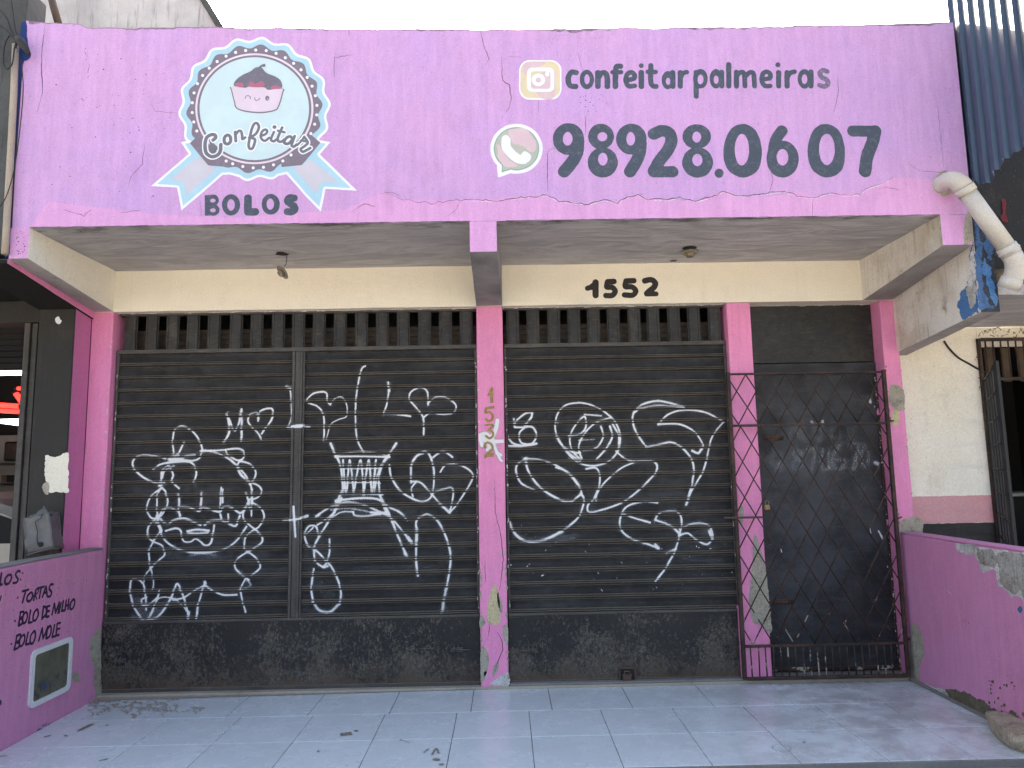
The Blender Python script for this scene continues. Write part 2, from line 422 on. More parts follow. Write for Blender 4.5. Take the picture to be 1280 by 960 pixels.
def empty(name, loc, **props):
    o = bpy.data.objects.new(name, None)
    o.empty_display_size = .1
    link(o, None, **props)
    o.location = loc
    return o
def keep(o, parent):
    """parent o without moving it (parents here have no rotation)"""
    o.parent = parent
    o.matrix_parent_inverse = Matrix.Translation(-V(parent.location))
    return o
def add_box(bm, x0, x1, y0, y1, z0, z1, mi=0):
    vs = [bm.verts.new((x, y, z)) for x in (x0, x1) for y in (y0, y1) for z in (z0, z1)]
    for f in ((0, 1, 3, 2), (4, 6, 7, 5), (0, 4, 5, 1), (2, 3, 7, 6), (0, 2, 6, 4), (1, 5, 7, 3)):
        fc = bm.faces.new([vs[i] for i in f])
        fc.material_index = mi
    return vs
def rough(bm, bevel=.006, step=.15, amp=(.003, .003, .003), freq=2.3):
    if bevel:
        bmesh.ops.bevel(bm, geom=bm.edges[:], offset=bevel, segments=2, affect='EDGES', profile=.5)
    xs = [v.co for v in bm.verts]
    for ax in range(3):
        lo = min(c[ax] for c in xs); hi = max(c[ax] for c in xs)
        k = int((hi - lo) / step)
        no = V((0, 0, 0)); no[ax] = 1
        for i in range(1, k + 1):
            co = V((0, 0, 0)); co[ax] = lo + (hi - lo) * i / (k + 1)
            bmesh.ops.bisect_plane(bm, geom=bm.verts[:] + bm.edges[:] + bm.faces[:], plane_co=co, plane_no=no)
    for v in bm.verts:
        d = mnoise.noise_vector(v.co * freq) + .5 * mnoise.noise_vector(v.co * freq * 4)
        v.co += V((d.x * amp[0], d.y * amp[1], d.z * amp[2]))
    return bm
def rbox(name, x0, x1, y0, y1, z0, z1, mat, parent=None, bevel=.006, step=.15, amp=(.003, .0, .003), **props):
    bm = bmesh.new()
    add_box(bm, x0, x1, y0, y1, z0, z1)
    rough(bm, bevel, step, amp)
    return from_bm(name, bm, mat, parent, **props)
def box(name, x0, x1, y0, y1, z0, z1, mat, parent=None, bevel=.002, **props):
    bm = bmesh.new()
    add_box(bm, x0, x1, y0, y1, z0, z1)
    if bevel:
        bmesh.ops.bevel(bm, geom=bm.edges[:], offset=bevel, segments=1, affect='EDGES')
    return from_bm(name, bm, mat, parent, **props)
def prism(name, prof, axis, a, b, mat, parent=None, bevel=.004, front=None, **props):
    """prof: 2D outline in the two other axes, extruded along axis from a to b"""
    bm = bmesh.new()
    def P(p, t):
        q = list(p); q.insert(axis, t)
        return q
    A = [bm.verts.new(P(p, a)) for p in prof]
    B = [bm.verts.new(P(p, b)) for p in prof]
    n = len(prof)
    bm.faces.new(A); bm.faces.new(B[::-1])
    for i in range(n):
        bm.faces.new((A[i], B[i], B[(i + 1) % n], A[(i + 1) % n]))
    if bevel:
        bmesh.ops.bevel(bm, geom=bm.edges[:], offset=bevel, segments=1, affect='EDGES')
    if front:
        bm.normal_update()
        for f in bm.faces:
            f.material_index = front(f)
    return from_bm(name, bm, mat, parent, **props)
def add_tube(bm, pts, r, seg=8, caps=True, mi=0):
    pts = [V(p) for p in pts]
    rings = []
    t0 = (pts[1] - pts[0]).normalized()
    u = t0.orthogonal().normalized()
    for i, p in enumerate(pts):
        t = (pts[min(i + 1, len(pts) - 1)] - pts[max(i - 1, 0)]).normalized()
        u = (u - t * u.dot(t)).normalized()
        w = t.cross(u)
        rr = r[i] if isinstance(r, (list, tuple)) else r
        rings.append([bm.verts.new(p + (u * math.cos(2 * math.pi * k / seg) + w * math.sin(2 * math.pi * k / seg)) * rr) for k in range(seg)])
    for a, b in zip(rings, rings[1:]):
        for k in range(seg):
            f = bm.faces.new((a[k], a[(k + 1) % seg], b[(k + 1) % seg], b[k]))
            f.smooth = True
            f.material_index = mi
    if caps:
        bm.faces.new(rings[0][::-1]).material_index = mi
        bm.faces.new(rings[-1]).material_index = mi
def tube(name, pts, r, mat, parent=None, seg=8, **props):
    bm = bmesh.new()
    add_tube(bm, pts, r, seg)
    return from_bm(name, bm, mat, parent, **props)
def catmull(P, n=8, closed=False):
    P = [np.array(p, float) for p in P]
    if len(P) < 3:
        return P
    out = []
    N = len(P)
    rng = range(N if closed else N - 1)
    for i in rng:
        g = lambda k: P[k % N] if closed else P[min(max(k, 0), N - 1)]
        p0, p1, p2, p3 = g(i - 1), g(i), g(i + 1), g(i + 2)
        for t in np.linspace(0, 1, n, endpoint=False):
            out.append(.5 * ((2 * p1) + (-p0 + p2) * t + (2 * p0 - 5 * p1 + 4 * p2 - p3) * t * t + (-p0 + 3 * p1 - 3 * p2 + p3) * t ** 3))
    out.append(P[0] if closed else P[-1])
    return out

# ------------------------------------------------------------------ hand painted marks: outlines traced on a real wall plane, meshed as thin sheets
def vnoise(X, Y, f, seed=0):
    x, y = X * f + 37.1 * seed, Y * f + 11.7 * seed
    xi, yi = np.floor(x).astype(int), np.floor(y).astype(int)
    fx, fy = x - xi, y - yi
    fx, fy = fx * fx * (3 - 2 * fx), fy * fy * (3 - 2 * fy)
    def h(a, b):
        k = (a * 374761393 + b * 668265263 + seed * 1274126177) & 0xffffffff
        k = ((k ^ (k >> 13)) * 1274126177) & 0xffffffff
        return ((k ^ (k >> 16)) & 0xffff) / 65535.0
    return (h(xi, yi) * (1 - fx) + h(xi + 1, yi) * fx) * (1 - fy) + (h(xi, yi + 1) * (1 - fx) + h(xi + 1, yi + 1) * fx) * fy - .5
def seg_d(X, Y, pts, r0=None):
    d = np.full(X.shape, 1e9)
    for a, b in zip(pts, pts[1:]):
        ax, ay, bx, by = a[0], a[1], b[0], b[1]
        L = (bx - ax) ** 2 + (by - ay) ** 2 + 1e-12
        t = np.clip(((X - ax) * (bx - ax) + (Y - ay) * (by - ay)) / L, 0, 1)
        np.minimum(d, np.hypot(X - ax - t * (bx - ax), Y - ay - t * (by - ay)), out=d)
    return d
def poly_d(X, Y, pts):
    d = seg_d(X, Y, list(pts) + [pts[0]])
    ins = np.zeros(X.shape, bool)
    n = len(pts)
    for i in range(n):
        ax, ay = pts[i][:2]; bx, by = pts[(i + 1) % n][:2]
        if ay == by:
            continue
        c = ((ay > Y) != (by > Y)) & (X < (bx - ax) * (Y - ay) / (by - ay) + ax)
        ins ^= c
    return np.where(ins, -d, d)

class Plane:
    """a wall plane: axis (0 = x, 1 = y, 2 = z), its position, and the outward side"""
    def __init__(s, axis, val, out):
        s.ax, s.v, s.out = axis, val, out
        s.o = [i for i in range(3) if i != axis]
    def to2(s, px):
        p = un(px, s.ax, s.v)
        return np.array([p[s.o[0]], p[s.o[1]]])
    def scale(s, px):
        return abs(np.linalg.norm(s.to2((px[0], px[1] + 2)) - s.to2((px[0], px[1] - 2)))) / 4
    def to3(s, u, w, off):
        q = np.zeros((len(u), 3))
        q[:, s.ax] = s.v + s.out * off
        q[:, s.o[0]] = u
        q[:, s.o[1]] = w
        return q

def sheet(name, mat, plane, ops, tf=(0, 0, 1), off=.001, res=.004, wob=0.0, wf=30, grow=0.0, parent=None, metric=False, **props):
    """ops: ('s' straight / 'S' smooth stroke / 'C' closed smooth stroke, pts, r) ('e', cx, cy, rx, ry) ('h' the same as hole)
       ('p' polygon, pts) ('P' smooth closed polygon, pts) ('n' stroke cut out, pts, r)"""
    ox, oy, s = tf
    def c2(p):
        return np.array(p, float) if metric else plane.to2((ox + p[0] / s, oy + p[1] / s))
    def rad(r, p):
        return r if metric else r / s * plane.scale((ox + p[0] / s, oy + p[1] / s))
    items, allp = [], []
    for op in ops:
        k = op[0]
        if k in 'sSCnN':
            pts = op[1]
            if k in 'SN':
                pts = catmull(pts, 7)
            if k == 'C':
                pts = catmull(pts, 7, True)
            q = [c2(p) for p in pts]
            r = rad(op[2], op[1][0])
            items.append((k, q, r)); allp += [p + e for p in q for e in (r, -r)]
        elif k in 'eh':
            ang = np.linspace(0, 2 * math.pi, 40, endpoint=False)
            q = [c2((op[1] + op[3] * math.cos(a), op[2] + op[4] * math.sin(a))) for a in ang]
            items.append(('p' if k == 'e' else 'x', q, 0)); allp += q
        elif k in 'pPx':
            q = [c2(p) for p in (catmull(op[1], 7, True)[:-1] if k == 'P' else op[1])]
            items.append(('p' if k != 'x' else 'x', q, 0)); allp += q
    A = np.array(allp)
    lo, hi = A.min(0) - 3 * res - grow, A.max(0) + 3 * res + grow
    nx, ny = int((hi[0] - lo[0]) / res) + 2, int((hi[1] - lo[1]) / res) + 2
    X, Y = np.meshgrid(lo[0] + np.arange(nx) * res, lo[1] + np.arange(ny) * res)
    D = np.full(X.shape, 1.0)
    mg = 4 * res + abs(grow) + .01
    for k, q, r in items:
        Q = np.array([p[:2] for p in q])
        a, b = Q.min(0) - r - mg, Q.max(0) + r + mg
        i0, i1 = max(int((a[0] - lo[0]) / res), 0), min(int((b[0] - lo[0]) / res) + 2, nx)
        j0, j1 = max(int((a[1] - lo[1]) / res), 0), min(int((b[1] - lo[1]) / res) + 2, ny)
        sx, sy = X[j0:j1, i0:i1], Y[j0:j1, i0:i1]
        if k in 'sSC':
            D[j0:j1, i0:i1] = np.minimum(D[j0:j1, i0:i1], seg_d(sx, sy, q) - r)
        elif k in 'nN':
            D[j0:j1, i0:i1] = np.maximum(D[j0:j1, i0:i1], r - seg_d(sx, sy, q))
        elif k == 'p':
            D[j0:j1, i0:i1] = np.minimum(D[j0:j1, i0:i1], poly_d(sx, sy, q))
        elif k == 'x':
            D[j0:j1, i0:i1] = np.maximum(D[j0:j1, i0:i1], -poly_d(sx, sy, q))
    D -= grow
    if wob:
        D = D + wob * (vnoise(X, Y, wf, 3) * 2 + vnoise(X, Y, wf * 2.7, 5) + vnoise(X, Y, wf * 6, 8) * .5)
    return contour(name, mat, plane, X, Y, D, off, parent, **props)

def contour(name, mat, plane, X, Y, D, off, parent=None, **props):
    ny, nx = X.shape
    D = np.where(np.abs(D) < 1e-7, 1e-7, D)
    ins = D < 0
    full = ins[:-1, :-1] & ins[1:, :-1] & ins[:-1, 1:] & ins[1:, 1:]
    anyi = ins[:-1, :-1] | ins[1:, :-1] | ins[:-1, 1:] | ins[1:, 1:]
    vs, fs = [], []
    for j in range(ny - 1):
        row = full[j]
        if not anyi[j].any():
            continue
        i = 0
        idx = np.flatnonzero(np.diff(np.concatenate(([0], row.astype(np.int8), [0]))))
        for a, b in zip(idx[::2], idx[1::2]):
            k = len(vs)
            vs += [(X[j, a], Y[j, a]), (X[j, b], Y[j, b]), (X[j + 1, b], Y[j + 1, b]), (X[j + 1, a], Y[j + 1, a])]
            fs.append((k, k + 1, k + 2, k + 3))
        for i in np.flatnonzero(anyi[j] & ~row):
            c = [(j, i), (j, i + 1), (j + 1, i + 1), (j + 1, i)]
            poly = []
            for t in range(4):
                a, b = c[t], c[(t + 1) % 4]
                da, db = D[a], D[b]
                if da < 0:
                    poly.append((X[a], Y[a]))
                if (da < 0) != (db < 0):
                    w = da / (da - db)
                    poly.append((X[a] + (X[b] - X[a]) * w, Y[a] + (Y[b] - Y[a]) * w))
            if len(poly) >= 3:
                k = len(vs)
                vs += poly
                fs.append(tuple(range(k, k + len(poly))))
    if not vs:
        return None
    A = np.array(vs)
    Q = plane.to3(A[:, 0], A[:, 1], off)
    # face outward
    flip = (plane.ax == 1 and plane.out > 0) or (plane.ax == 0 and plane.out < 0) or (plane.ax == 2 and plane.out < 0)
    if flip:
        fs = [f[::-1] for f in fs]
    return mesh(name, Q.tolist(), fs, mat, parent, **props)

def crack(name, plane, pts, w=.0022, tf=(0, 0, 1), mat='crackm', parent=None, off=.0016, jag=.006, seed=1, **props):
    """a crack: a thin jagged line that tapers at both ends"""
    rnd = random.Random(seed)
    ox, oy, s = tf
    P = [plane.to2((ox + p[0] / s, oy + p[1] / s)) for p in pts]
    Q = []
    for a, b in zip(P, P[1:]):
        n = max(2, int(np.linalg.norm(b - a) / .022))
        for i in range(n):
            t = i / n
            Q.append(a + (b - a) * t + np.array([rnd.uniform(-jag, jag), rnd.uniform(-jag, jag)]))
    Q.append(P[-1])
    N = len(Q)
    vs, fs = [], []
    for i, p in enumerate(Q):
        t = Q[min(i + 1, N - 1)] - Q[max(i - 1, 0)]
        t = t / (np.linalg.norm(t) + 1e-9)
        nrm = np.array([-t[1], t[0]])
        ww = w * (.25 + .75 * math.sin(math.pi * min(1, (i + .5) / N))) * rnd.uniform(.5, 1.2)
        vs += [p + nrm * ww / 2, p - nrm * ww / 2]
    A = np.array(vs)
    Z = plane.to3(A[:, 0], A[:, 1], off)
    fs = [(2 * i, 2 * i + 1, 2 * i + 3, 2 * i + 2) for i in range(N - 1)]
    return mesh(name, Z.tolist(), fs, mat, parent, **props)

# ------------------------------------------------------------------ measured dimensions (metres)
ZL, ZC, ZB = 2.934, 3.268, 3.06          # lintel underside, canopy ceiling, side beam underside at its front
D0 = 1.0247                              # how far the canopy comes out
XA, X1, X2, X3, X4, X5 = -2.884, .209, 2.009, 2.201, 3.249, 3.38
XWL, XWR = -2.853, 3.251                 # inner faces of the two low side walls
FAS = Plane(1, -D0, -1)
LIN = Plane(1, 0, -1)
SHY = .08                                # shutter plane
# ================================================================== SETTING
mesh('road', [(-900, -900, -.16), (900, -900, -.16), (900, -3.2, -.16), (-900, -3.2, -.16)], [(0, 1, 2, 3)], 'asphalt', kind='structure')
mesh('ground', [(-900, -3.2, -.20), (900, -3.2, -.20), (900, 900, -.20), (-900, 900, -.20)], [(0, 1, 2, 3)], 'concrete', kind='structure')
box('floor_edge', -3.2, 3.6, -1.502, -1.4895, -.10, -.003, 'concrete', bevel=.002, kind='structure')
rbox('pavement', -20, 20, -3.05, -1.503, -.19, -.035, 'concrete', bevel=.01, step=.4, amp=(0, .004, .003), kind='structure')
box('kerb', -20, 20, -3.20, -3.052, -.19, -.03, 'concrete', bevel=.015, kind='structure')

floor = rbox('tiled_floor', XWL, XWR + .02, -1.488, .30, -.10, -.006, 'grout', bevel=.004, step=.3, amp=(0, .003, 0), kind='structure')
def tile(x0, x1, y0, y1, me_cache={}):
    key = (round(x1 - x0, 3), round(y1 - y0, 3))
    w, d = x1 - x0, y1 - y0
    if key not in me_cache:
        bm = bmesh.new()
        add_box(bm, -w / 2, w / 2, -d / 2, d / 2, -.006, 0)
        top = [e for e in bm.edges if all(v.co.z > -.001 for v in e.verts)]
        bmesh.ops.bevel(bm, geom=top, offset=.0015, segments=1, affect='EDGES')
        bmesh.ops.recalc_face_normals(bm, faces=bm.faces)
        me = bpy.data.meshes.new('floor_tile')
        bm.to_mesh(me); bm.free()
        me.materials.append(M['tile'])
        me_cache[key] = me
    o = bpy.data.objects.new('floor_tile', me_cache[key])
    COL.objects.link(o)
    o.parent = floor
    o.location = ((x0 + x1) / 2, (y0 + y1) / 2, random.uniform(-.0006, .0006))
    o.rotation_euler = (random.uniform(-.0012, .0012), random.uniform(-.0012, .0012), random.uniform(-.0015, .0015))
def row(xs, y0, y1, g, gy):
    xs = [XWL] + [x for x in xs if XWL + .06 < x < XWR - .06] + [XWR]
    for a, b in zip(xs, xs[1:]):
        tile(a + g / 2, b - g / 2, y0 + gy / 2, y1 - gy / 2)
row([-.052 + .5535 * k for k in range(-6, 7)], -.513, -.012, .005, .004)
row([.342 + .486 * k for k in range(-8, 8)], -1.0, -.513, .0045, .0025)
row([.342 + .486 * k for k in range(-8, 8)], -1.49, -1.0, .0045, .002)
# round floor drain cover cut into a tile
mesh('floor_drain', [(1.775 + .052 * math.cos(a) * k, -1.275 + .052 * math.sin(a) * k, .0022) for k in (1, .95) for a in np.linspace(0, 2 * math.pi, 40, endpoint=False)],
     [(i, (i + 1) % 40, 40 + (i + 1) % 40, 40 + i) for i in range(40)], 'smudge', parent=floor)
FLR = Plane(2, 0, 1)
# muddy smears on the tiles
rs = random.Random(4)
ops = []
for i in range(150):
    u = rs.random() ** 1.5
    x, y = 110 + u * 110, 881 + rs.gauss(0, 7) - u * 3
    if rs.random() < .3:
        x, y = 150 + rs.random() * 105, 890 - rs.random() * 6
    a = rs.uniform(-1.2, 1.2)
    L = rs.uniform(1.5, 5.5)
    ops.append(('S', [(x, y), (x + L * math.cos(a), y + .45 * L * math.sin(a)), (x + 2 * L * math.cos(a + .6), y + .9 * L * math.sin(a + .6))], .22))
smear = sheet('mud_smears', 'sill', FLR, ops, off=.0025, res=.005, wob=.002, parent=floor, kind='stuff')
ops = [('p', [(424, 917), (440, 915), (441, 919), (426, 921)]), ('e', 445, 914, 3, 1.3), ('e', 398, 939.5, 2, 1.2), ('e', 545, 950, 5, 1.8), ('e', 552, 956, 4, 1.5),
       ('S', [(540, 944), (545, 936), (548, 942)], .7), ('S', [(530, 941), (535, 937)], .6), ('S', [(500, 925), (512, 929)], .5), ('s', [(0, 946), (7, 945)], .6), ('s', [(125, 951), (134, 949)], .6),
       ('s', [(57, 921), (62, 920)], .6), ('e', 82, 920, 2.5, 1), ('S', [(100, 913), (108, 909), (114, 906)], 1.1), ('e', 134, 907, 2, .9), ('e', 1005, 928, 2, 1)]
sheet('mud_marks', 'smudge', FLR, ops, off=.0028, res=.003, grow=-.002, wob=.003, wf=70, parent=floor, kind='stuff')
sheet('paint_drops', 'p_white', FLR, [('e', 500.5, 949, 1.6, 1.9), ('e', 954, 859, 2, 1), ('e', 1204, 889, 3.4, 1.2), ('e', 348, 920, 1.2, .8), ('e', 776, 904, .8, .8)], off=.0029, res=.002, parent=floor, kind='stuff')
# cement sill in front of the shutters (wider on the left)
sill = rbox('door_sill', XA, X4, -.012, .30, -.005, .018, 'sill', bevel=.005, step=.12, amp=(0, .006, .001), kind='structure')
mesh('sill_lip', [(XA, -.085, .004), (0.0, -.012, .004), (0.0, .0, .004), (XA, .0, .004)], [(0, 1, 2, 3)], 'sill', parent=sill)
rbox('sill_step', X1 + .01, X4 - .005, -.004, .28, .019, .034, 'concrete', sill, bevel=.004, amp=(0, .003, .001))
prism('wall_foot_mortar', [(-1.45, .0), (-.02, .0), (-.02, .022), (-.6, .016), (-1.1, .020), (-1.45, .014)], 0, XWR - .028, XWR - .001, 'concrete', sill)

# ================================================================== THE SHOP
shop = empty('bakery_building', (0, 0, 0), category='building',
             label='pink bakery shop front with painted cake badge, phone number and black roller shutters')
# parapet with an uneven top
def ztop(x):
    t = np.interp(x, [-3.02, -2.97, -2.65, -2.6, -1.72, -.9, .1, 1.2, 2.25, 3.37], [4.735, 4.735, 4.705, 4.68, 4.676, 4.655, 4.638, 4.635, 4.636, 4.652])
    return t + .012 * mnoise.noise(V((x * 5, 0, 1))) + .006 * mnoise.noise(V((x * 19, 0, 1)))
def parapet():
    bm = bmesh.new()
    xs = np.linspace(-3.02, 3.37, 200)
    def edge_x(x, z):
        if x < -3.0: return x + .006 * mnoise.noise(V((0, z * 6, 2))) + (4.7 - z) * 0
        return x
    zs = [ZC, 3.6, 4.0, 4.4, None]
    grid = [[], []]
    for k, y in enumerate((-D0, -D0 + .16)):
        for x in xs:
            colv = []
            for z in zs:
                zz = z if z is not None else ztop(x)
                if z == ZC:
                    zz = ZC + (.004 * mnoise.noise(V((x * 9, 3, 1))) if k == 0 and not (-.02 < x < .2) else 0)
                colv.append(bm.verts.new((edge_x(x, zz), y, zz)))
            grid[k].append(colv)
    nz = len(zs)
    for k in range(2):
        for i in range(len(xs) - 1):
            for j in range(nz - 1):
                bm.faces.new((grid[k][i][j], grid[k][i + 1][j], grid[k][i + 1][j + 1], grid[k][i][j + 1]))
    for i in range(len(xs) - 1):
        for j in (0, nz - 1):
            bm.faces.new((grid[0][i][j], grid[0][i + 1][j], grid[1][i + 1][j], grid[1][i][j])).material_index = 1 if j == 0 else 0
    for i in (0, len(xs) - 1):
        for j in range(nz - 1):
            bm.faces.new((grid[0][i][j], grid[0][i][j + 1], grid[1][i][j + 1], grid[1][i][j]))
    return from_bm('parapet', bm, ['lilac', 'ceiling'], shop)
par = parapet()
rbox('canopy_slab', XA - .14, X5 - .01, -D0 + .162, .16, ZC + .002, 3.40, 'ceiling', shop, bevel=0, amp=(0, 0, .003), step=.1)
rbox('light_block_roof', XA - .14, X5 - .01, .162, 4.2, 3.28, 3.42, 'black', shop, bevel=0, amp=(0, 0, 0), step=9)  # unseen roof, added to keep light out behind the shutters
def beam(x0, x1, z0, z1, sidemat, xb0=None, xb1=None, under='beamgrey'):
    """cantilever beam: front face pink, sides rendered, underside sloping down to the lintel"""
    xb0 = x0 if xb0 is None else xb0; xb1 = x1 if xb1 is None else xb1
    bm = bmesh.new()
    ny = 10
    ring = []
    for i in range(ny + 1):
        t = i / ny
        y = -D0 + t * (D0 - .002)
        a, b = x0 + (xb0 - x0) * t, x1 + (xb1 - x1) * t
        zb = z0 + (z1 - z0) * t
        zt = ZC - .001
        ring.append([bm.verts.new((a, y, zb)), bm.verts.new((b, y, zb)), bm.verts.new((b, y, zt)), bm.verts.new((a, y, zt))])
    f = bm.faces.new(ring[0]); f.material_index = 0
    f = bm.faces.new(ring[-1]); f.material_index = 1
    for a, b in zip(ring, ring[1:]):
        for k, mi in ((0, 2), (1, 1), (2, 1), (3, 1)):
            f = bm.faces.new((a[k], a[(k + 1) % 4], b[(k + 1) % 4], b[k]))
            f.material_index = mi
    for v in bm.verts:
        d = mnoise.noise_vector(v.co * 3)
        if v.co.y > -D0 + .01:
            v.co += V((d.x * .004, 0, d.z * .004))
    return from_bm('canopy_beam', bm, ['lilac2', sidemat, under], shop)
beam(-3.025, -2.900, ZB, ZL + .002, 'cream2', -3.052, -2.886)
beam(.0, .178, ZB, ZL + .002, 'grimebeam', .0, X1, under='grimebeam')
beam(3.152, 3.352, ZB, ZL + .002, 'whitedirty', 3.115, 3.352)
rbox('lintel', XA - .17, X5 - .002, .0, .16, ZL, ZC + .001, 'cream', shop, bevel=.003, step=.3, amp=(0, 0, .003))
def ragged(name, x0, x1, y, z, mat, parent, h=.010, seed=0):
    N = int((x1 - x0) / .012)
    vs, fs = [], []
    for i in range(N + 1):
        x = x0 + (x1 - x0) * i / N
        d = h * (.35 + max(0, .9 * mnoise.noise(V((x * 14, seed, 0))) + .5 * mnoise.noise(V((x * 45, seed, 2)))))
        vs += [(x, y, z), (x, y, z - d)]
        if i: fs.append((2 * i - 2, 2 * i - 1, 2 * i + 1, 2 * i))
    return mesh(name, vs, fs, mat, parent)
ragged('paint_overlap', XA + .012, -.004, .0555, ZL - .0005, 'whitepeel', shop, .012, 1)
ragged('paint_overlap', X1 + .006, X2 - .004, .0555, ZL - .0005, 'whitepeel', shop, .014, 2)
ragged('paint_overlap', X3 + .004, X4 - .004, .139, ZL - .0005, 'whitepeel', shop, .010, 3)
# pillars
def pillar(x0, x1, label=None, y0=.002, **kw):
    o = rbox('pillar', x0, x1, y0, .30, .004, ZL - .001, 'pink', shop, bevel=.008, step=.12, amp=(.003, 0, 0), **kw)
    if label:
        o['label'] = label
    return o
p_left = pillar(-3.055, XA)
p_mid = pillar(0, X1, 'pink centre pillar with brass numbers and peeling plaster at its foot')
p_door = pillar(X2, X3, 'pink pillar behind the lattice gate')
p_right = pillar(X4, X5)
# dark space behind the shutters
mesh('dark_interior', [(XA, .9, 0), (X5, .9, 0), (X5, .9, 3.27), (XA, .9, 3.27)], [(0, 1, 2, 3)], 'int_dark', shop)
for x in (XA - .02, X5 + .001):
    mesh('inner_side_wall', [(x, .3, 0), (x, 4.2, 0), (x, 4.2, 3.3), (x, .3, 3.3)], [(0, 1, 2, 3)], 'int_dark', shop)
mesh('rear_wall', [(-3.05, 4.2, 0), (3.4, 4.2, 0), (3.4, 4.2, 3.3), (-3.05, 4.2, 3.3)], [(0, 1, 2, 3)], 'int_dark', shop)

# ---- roller shutters
ZT, ZK, NS = 2.602, .527, 20
PIT = (ZT - ZK) / NS
PROF = [(0, .006), (.02, .0), (.30, .0045), (.60, .0015), (.615, .006), (.645, .006), (.66, -.006), (.68, -.0115), (.72, -.0105), (.735, .004), (.785, .005), (.80, -.008), (.825, -.0125), (.865, -.011), (.885, .002), (.91, .010), (.98, .010), (1, .006)]
PU = np.array([p[0] for p in PROF]); PY = np.array([p[1] for p in PROF])
def prof(z, jit=None):
    u = (ZT - z) / PIT
    k = np.clip(np.floor(u).astype(int), 0, NS - 1)
    y = SHY + np.interp(u - np.floor(u), PU, PY)
    if jit is not None:
        y = y + np.array(jit)[k]
    return y
def slat_mesh(w):
    nx = 2
    vs, fs, fm = [], [], []
    for x in (0, w):
        vs += [(x, p[1], -p[0] * PIT) for p in PROF]
    n = len(PROF)
    for i in range(n - 1):
        fs.append((i, i + 1, n + i + 1, n + i))
        u_ = (PROF[i][0] + PROF[i + 1][0]) / 2; fm.append(1 if .65 <= u_ <= .73 or .79 <= u_ <= .88 else 0)
    me = bpy.data.meshes.new('slat')
    me.from_pydata(vs, [], fs)
    me.materials.append(M['slat']); me.materials.append(M['ridge'])
    me.polygons.foreach_set('material_index', fm)
    me.update()
    return me
def curtain(parent, x0, x1):
    me = slat_mesh(x1 - x0)
    jit = [random.uniform(-.0022, .0022) for _ in range(NS)]
    for k in range(NS):
        o = bpy.data.objects.new('slat', me)
        COL.objects.link(o)
        o.parent = parent
        o.location = (x0 + random.uniform(-.001, .001), SHY + jit[k], ZT - k * PIT)
    return jit
def shutter(x0, x1, splits, label):
    bm = bmesh.new()
    # header rail, guides, lower lip
    add_box(bm, x0, x1, .058, .11, ZT + .001, ZT + .033)
    add_box(bm, x0, x1, .066, .12, 2.915, 2.9335)
    for a, b in ((x0, x0 + .018), (x1 - .018, x1)):
        add_box(bm, a, b, .060, .12, .02, ZT)
    bmesh.ops.bevel(bm, geom=bm.edges[:], offset=.003, segments=1, affect='EDGES')
    sh = from_bm('roller_shutter', bm, 'frame', shop, label=label)
    jits = []
    xs = [x0 + .018] + [v for s in splits for v in s] + [x1 - .018]
    for a, b in zip(xs[::2], xs[1::2]):
        jits.append((a, b, curtain(sh, a, b)))
    for a, b in splits:
        bm = bmesh.new()
        m = (a + b) / 2
        for (p, q, y) in ((a, a + .020, .052), (a + .021, m + .014, .062), (m + .015, b - .016, .05), (b - .015, b, .060)):
            add_box(bm, p, q, y, .12, ZK, ZT)
        bmesh.ops.bevel(bm, geom=bm.edges[:], offset=.003, segments=1, affect='EDGES')
        from_bm('centre_guide', bm, 'frame', sh)
    # kick plate
    xm = x0
    box('bottom_plate', x0, x1, .050, .075, .016, ZK + .012, 'kick', sh, bevel=.003)
    bm = bmesh.new()
    add_box(bm, x0 + .002, x1 - .002, .044, .0495, .017, .045)
    add_box(bm, x0 + .002, x1 - .002, .045, .0495, ZK - .008, ZK + .01)
    bmesh.ops.bevel(bm, geom=bm.edges[:], offset=.002, segments=1, affect='EDGES')
    from_bm('bottom_rail', bm, 'frame', sh)
    # vent pickets
    n = round((x1 - x0) / .1665)
    pit = (x1 - x0) / n
    w = .044
    pr = [(-w - .008, 0), (-w, 0), (-w + .003, -.014), (-w + .012, -.016), (-w + .016, -.011), (w - .016, -.011), (w - .012, -.016), (w - .003, -.014), (w, 0), (w + .008, 0)]
    vs = [(p[0], p[1], z) for z in (0, 2.914 - ZT - .034) for p in pr]
    k = len(pr)
    me = bpy.data.meshes.new('vent_picket')
    me.from_pydata(vs, [], [(i, i + 1, k + i + 1, k + i) for i in range(k - 1)])
    me.materials.append(M['picket'])
    for i in range(n):
        o = bpy.data.objects.new('vent_picket', me)
        COL.objects.link(o); o.parent = sh
        o.location = (x0 + (i + .5) * pit + random.uniform(-.006, .006) - .028 * 0, .084 + random.uniform(-.003, .003), ZT + .0335)
        o.rotation_euler = (0, random.uniform(-.01, .01), 0)
    # louvre behind the pickets
    bm = bmesh.new()
    for i in range(4):
        z = ZT + .04 + i * .045
        add_box(bm, x0, x1, .17, .18, z, z + .036)
    add_box(bm, x0, x1, .182, .19, ZT + .02, ZT + .21)
    from_bm('vent_louvre', bm, 'louvre', sh)
    return sh, jits
sh1, jit1 = shutter(XA + .012, -.004, [(-1.474, -1.376)], 'wide double roller shutter with sprayed faces, left of the centre pillar')
sh2, jit2 = shutter(X1 + .006, X2 - .004, [], 'single roller shutter with sprayed loops, right of the centre pillar')

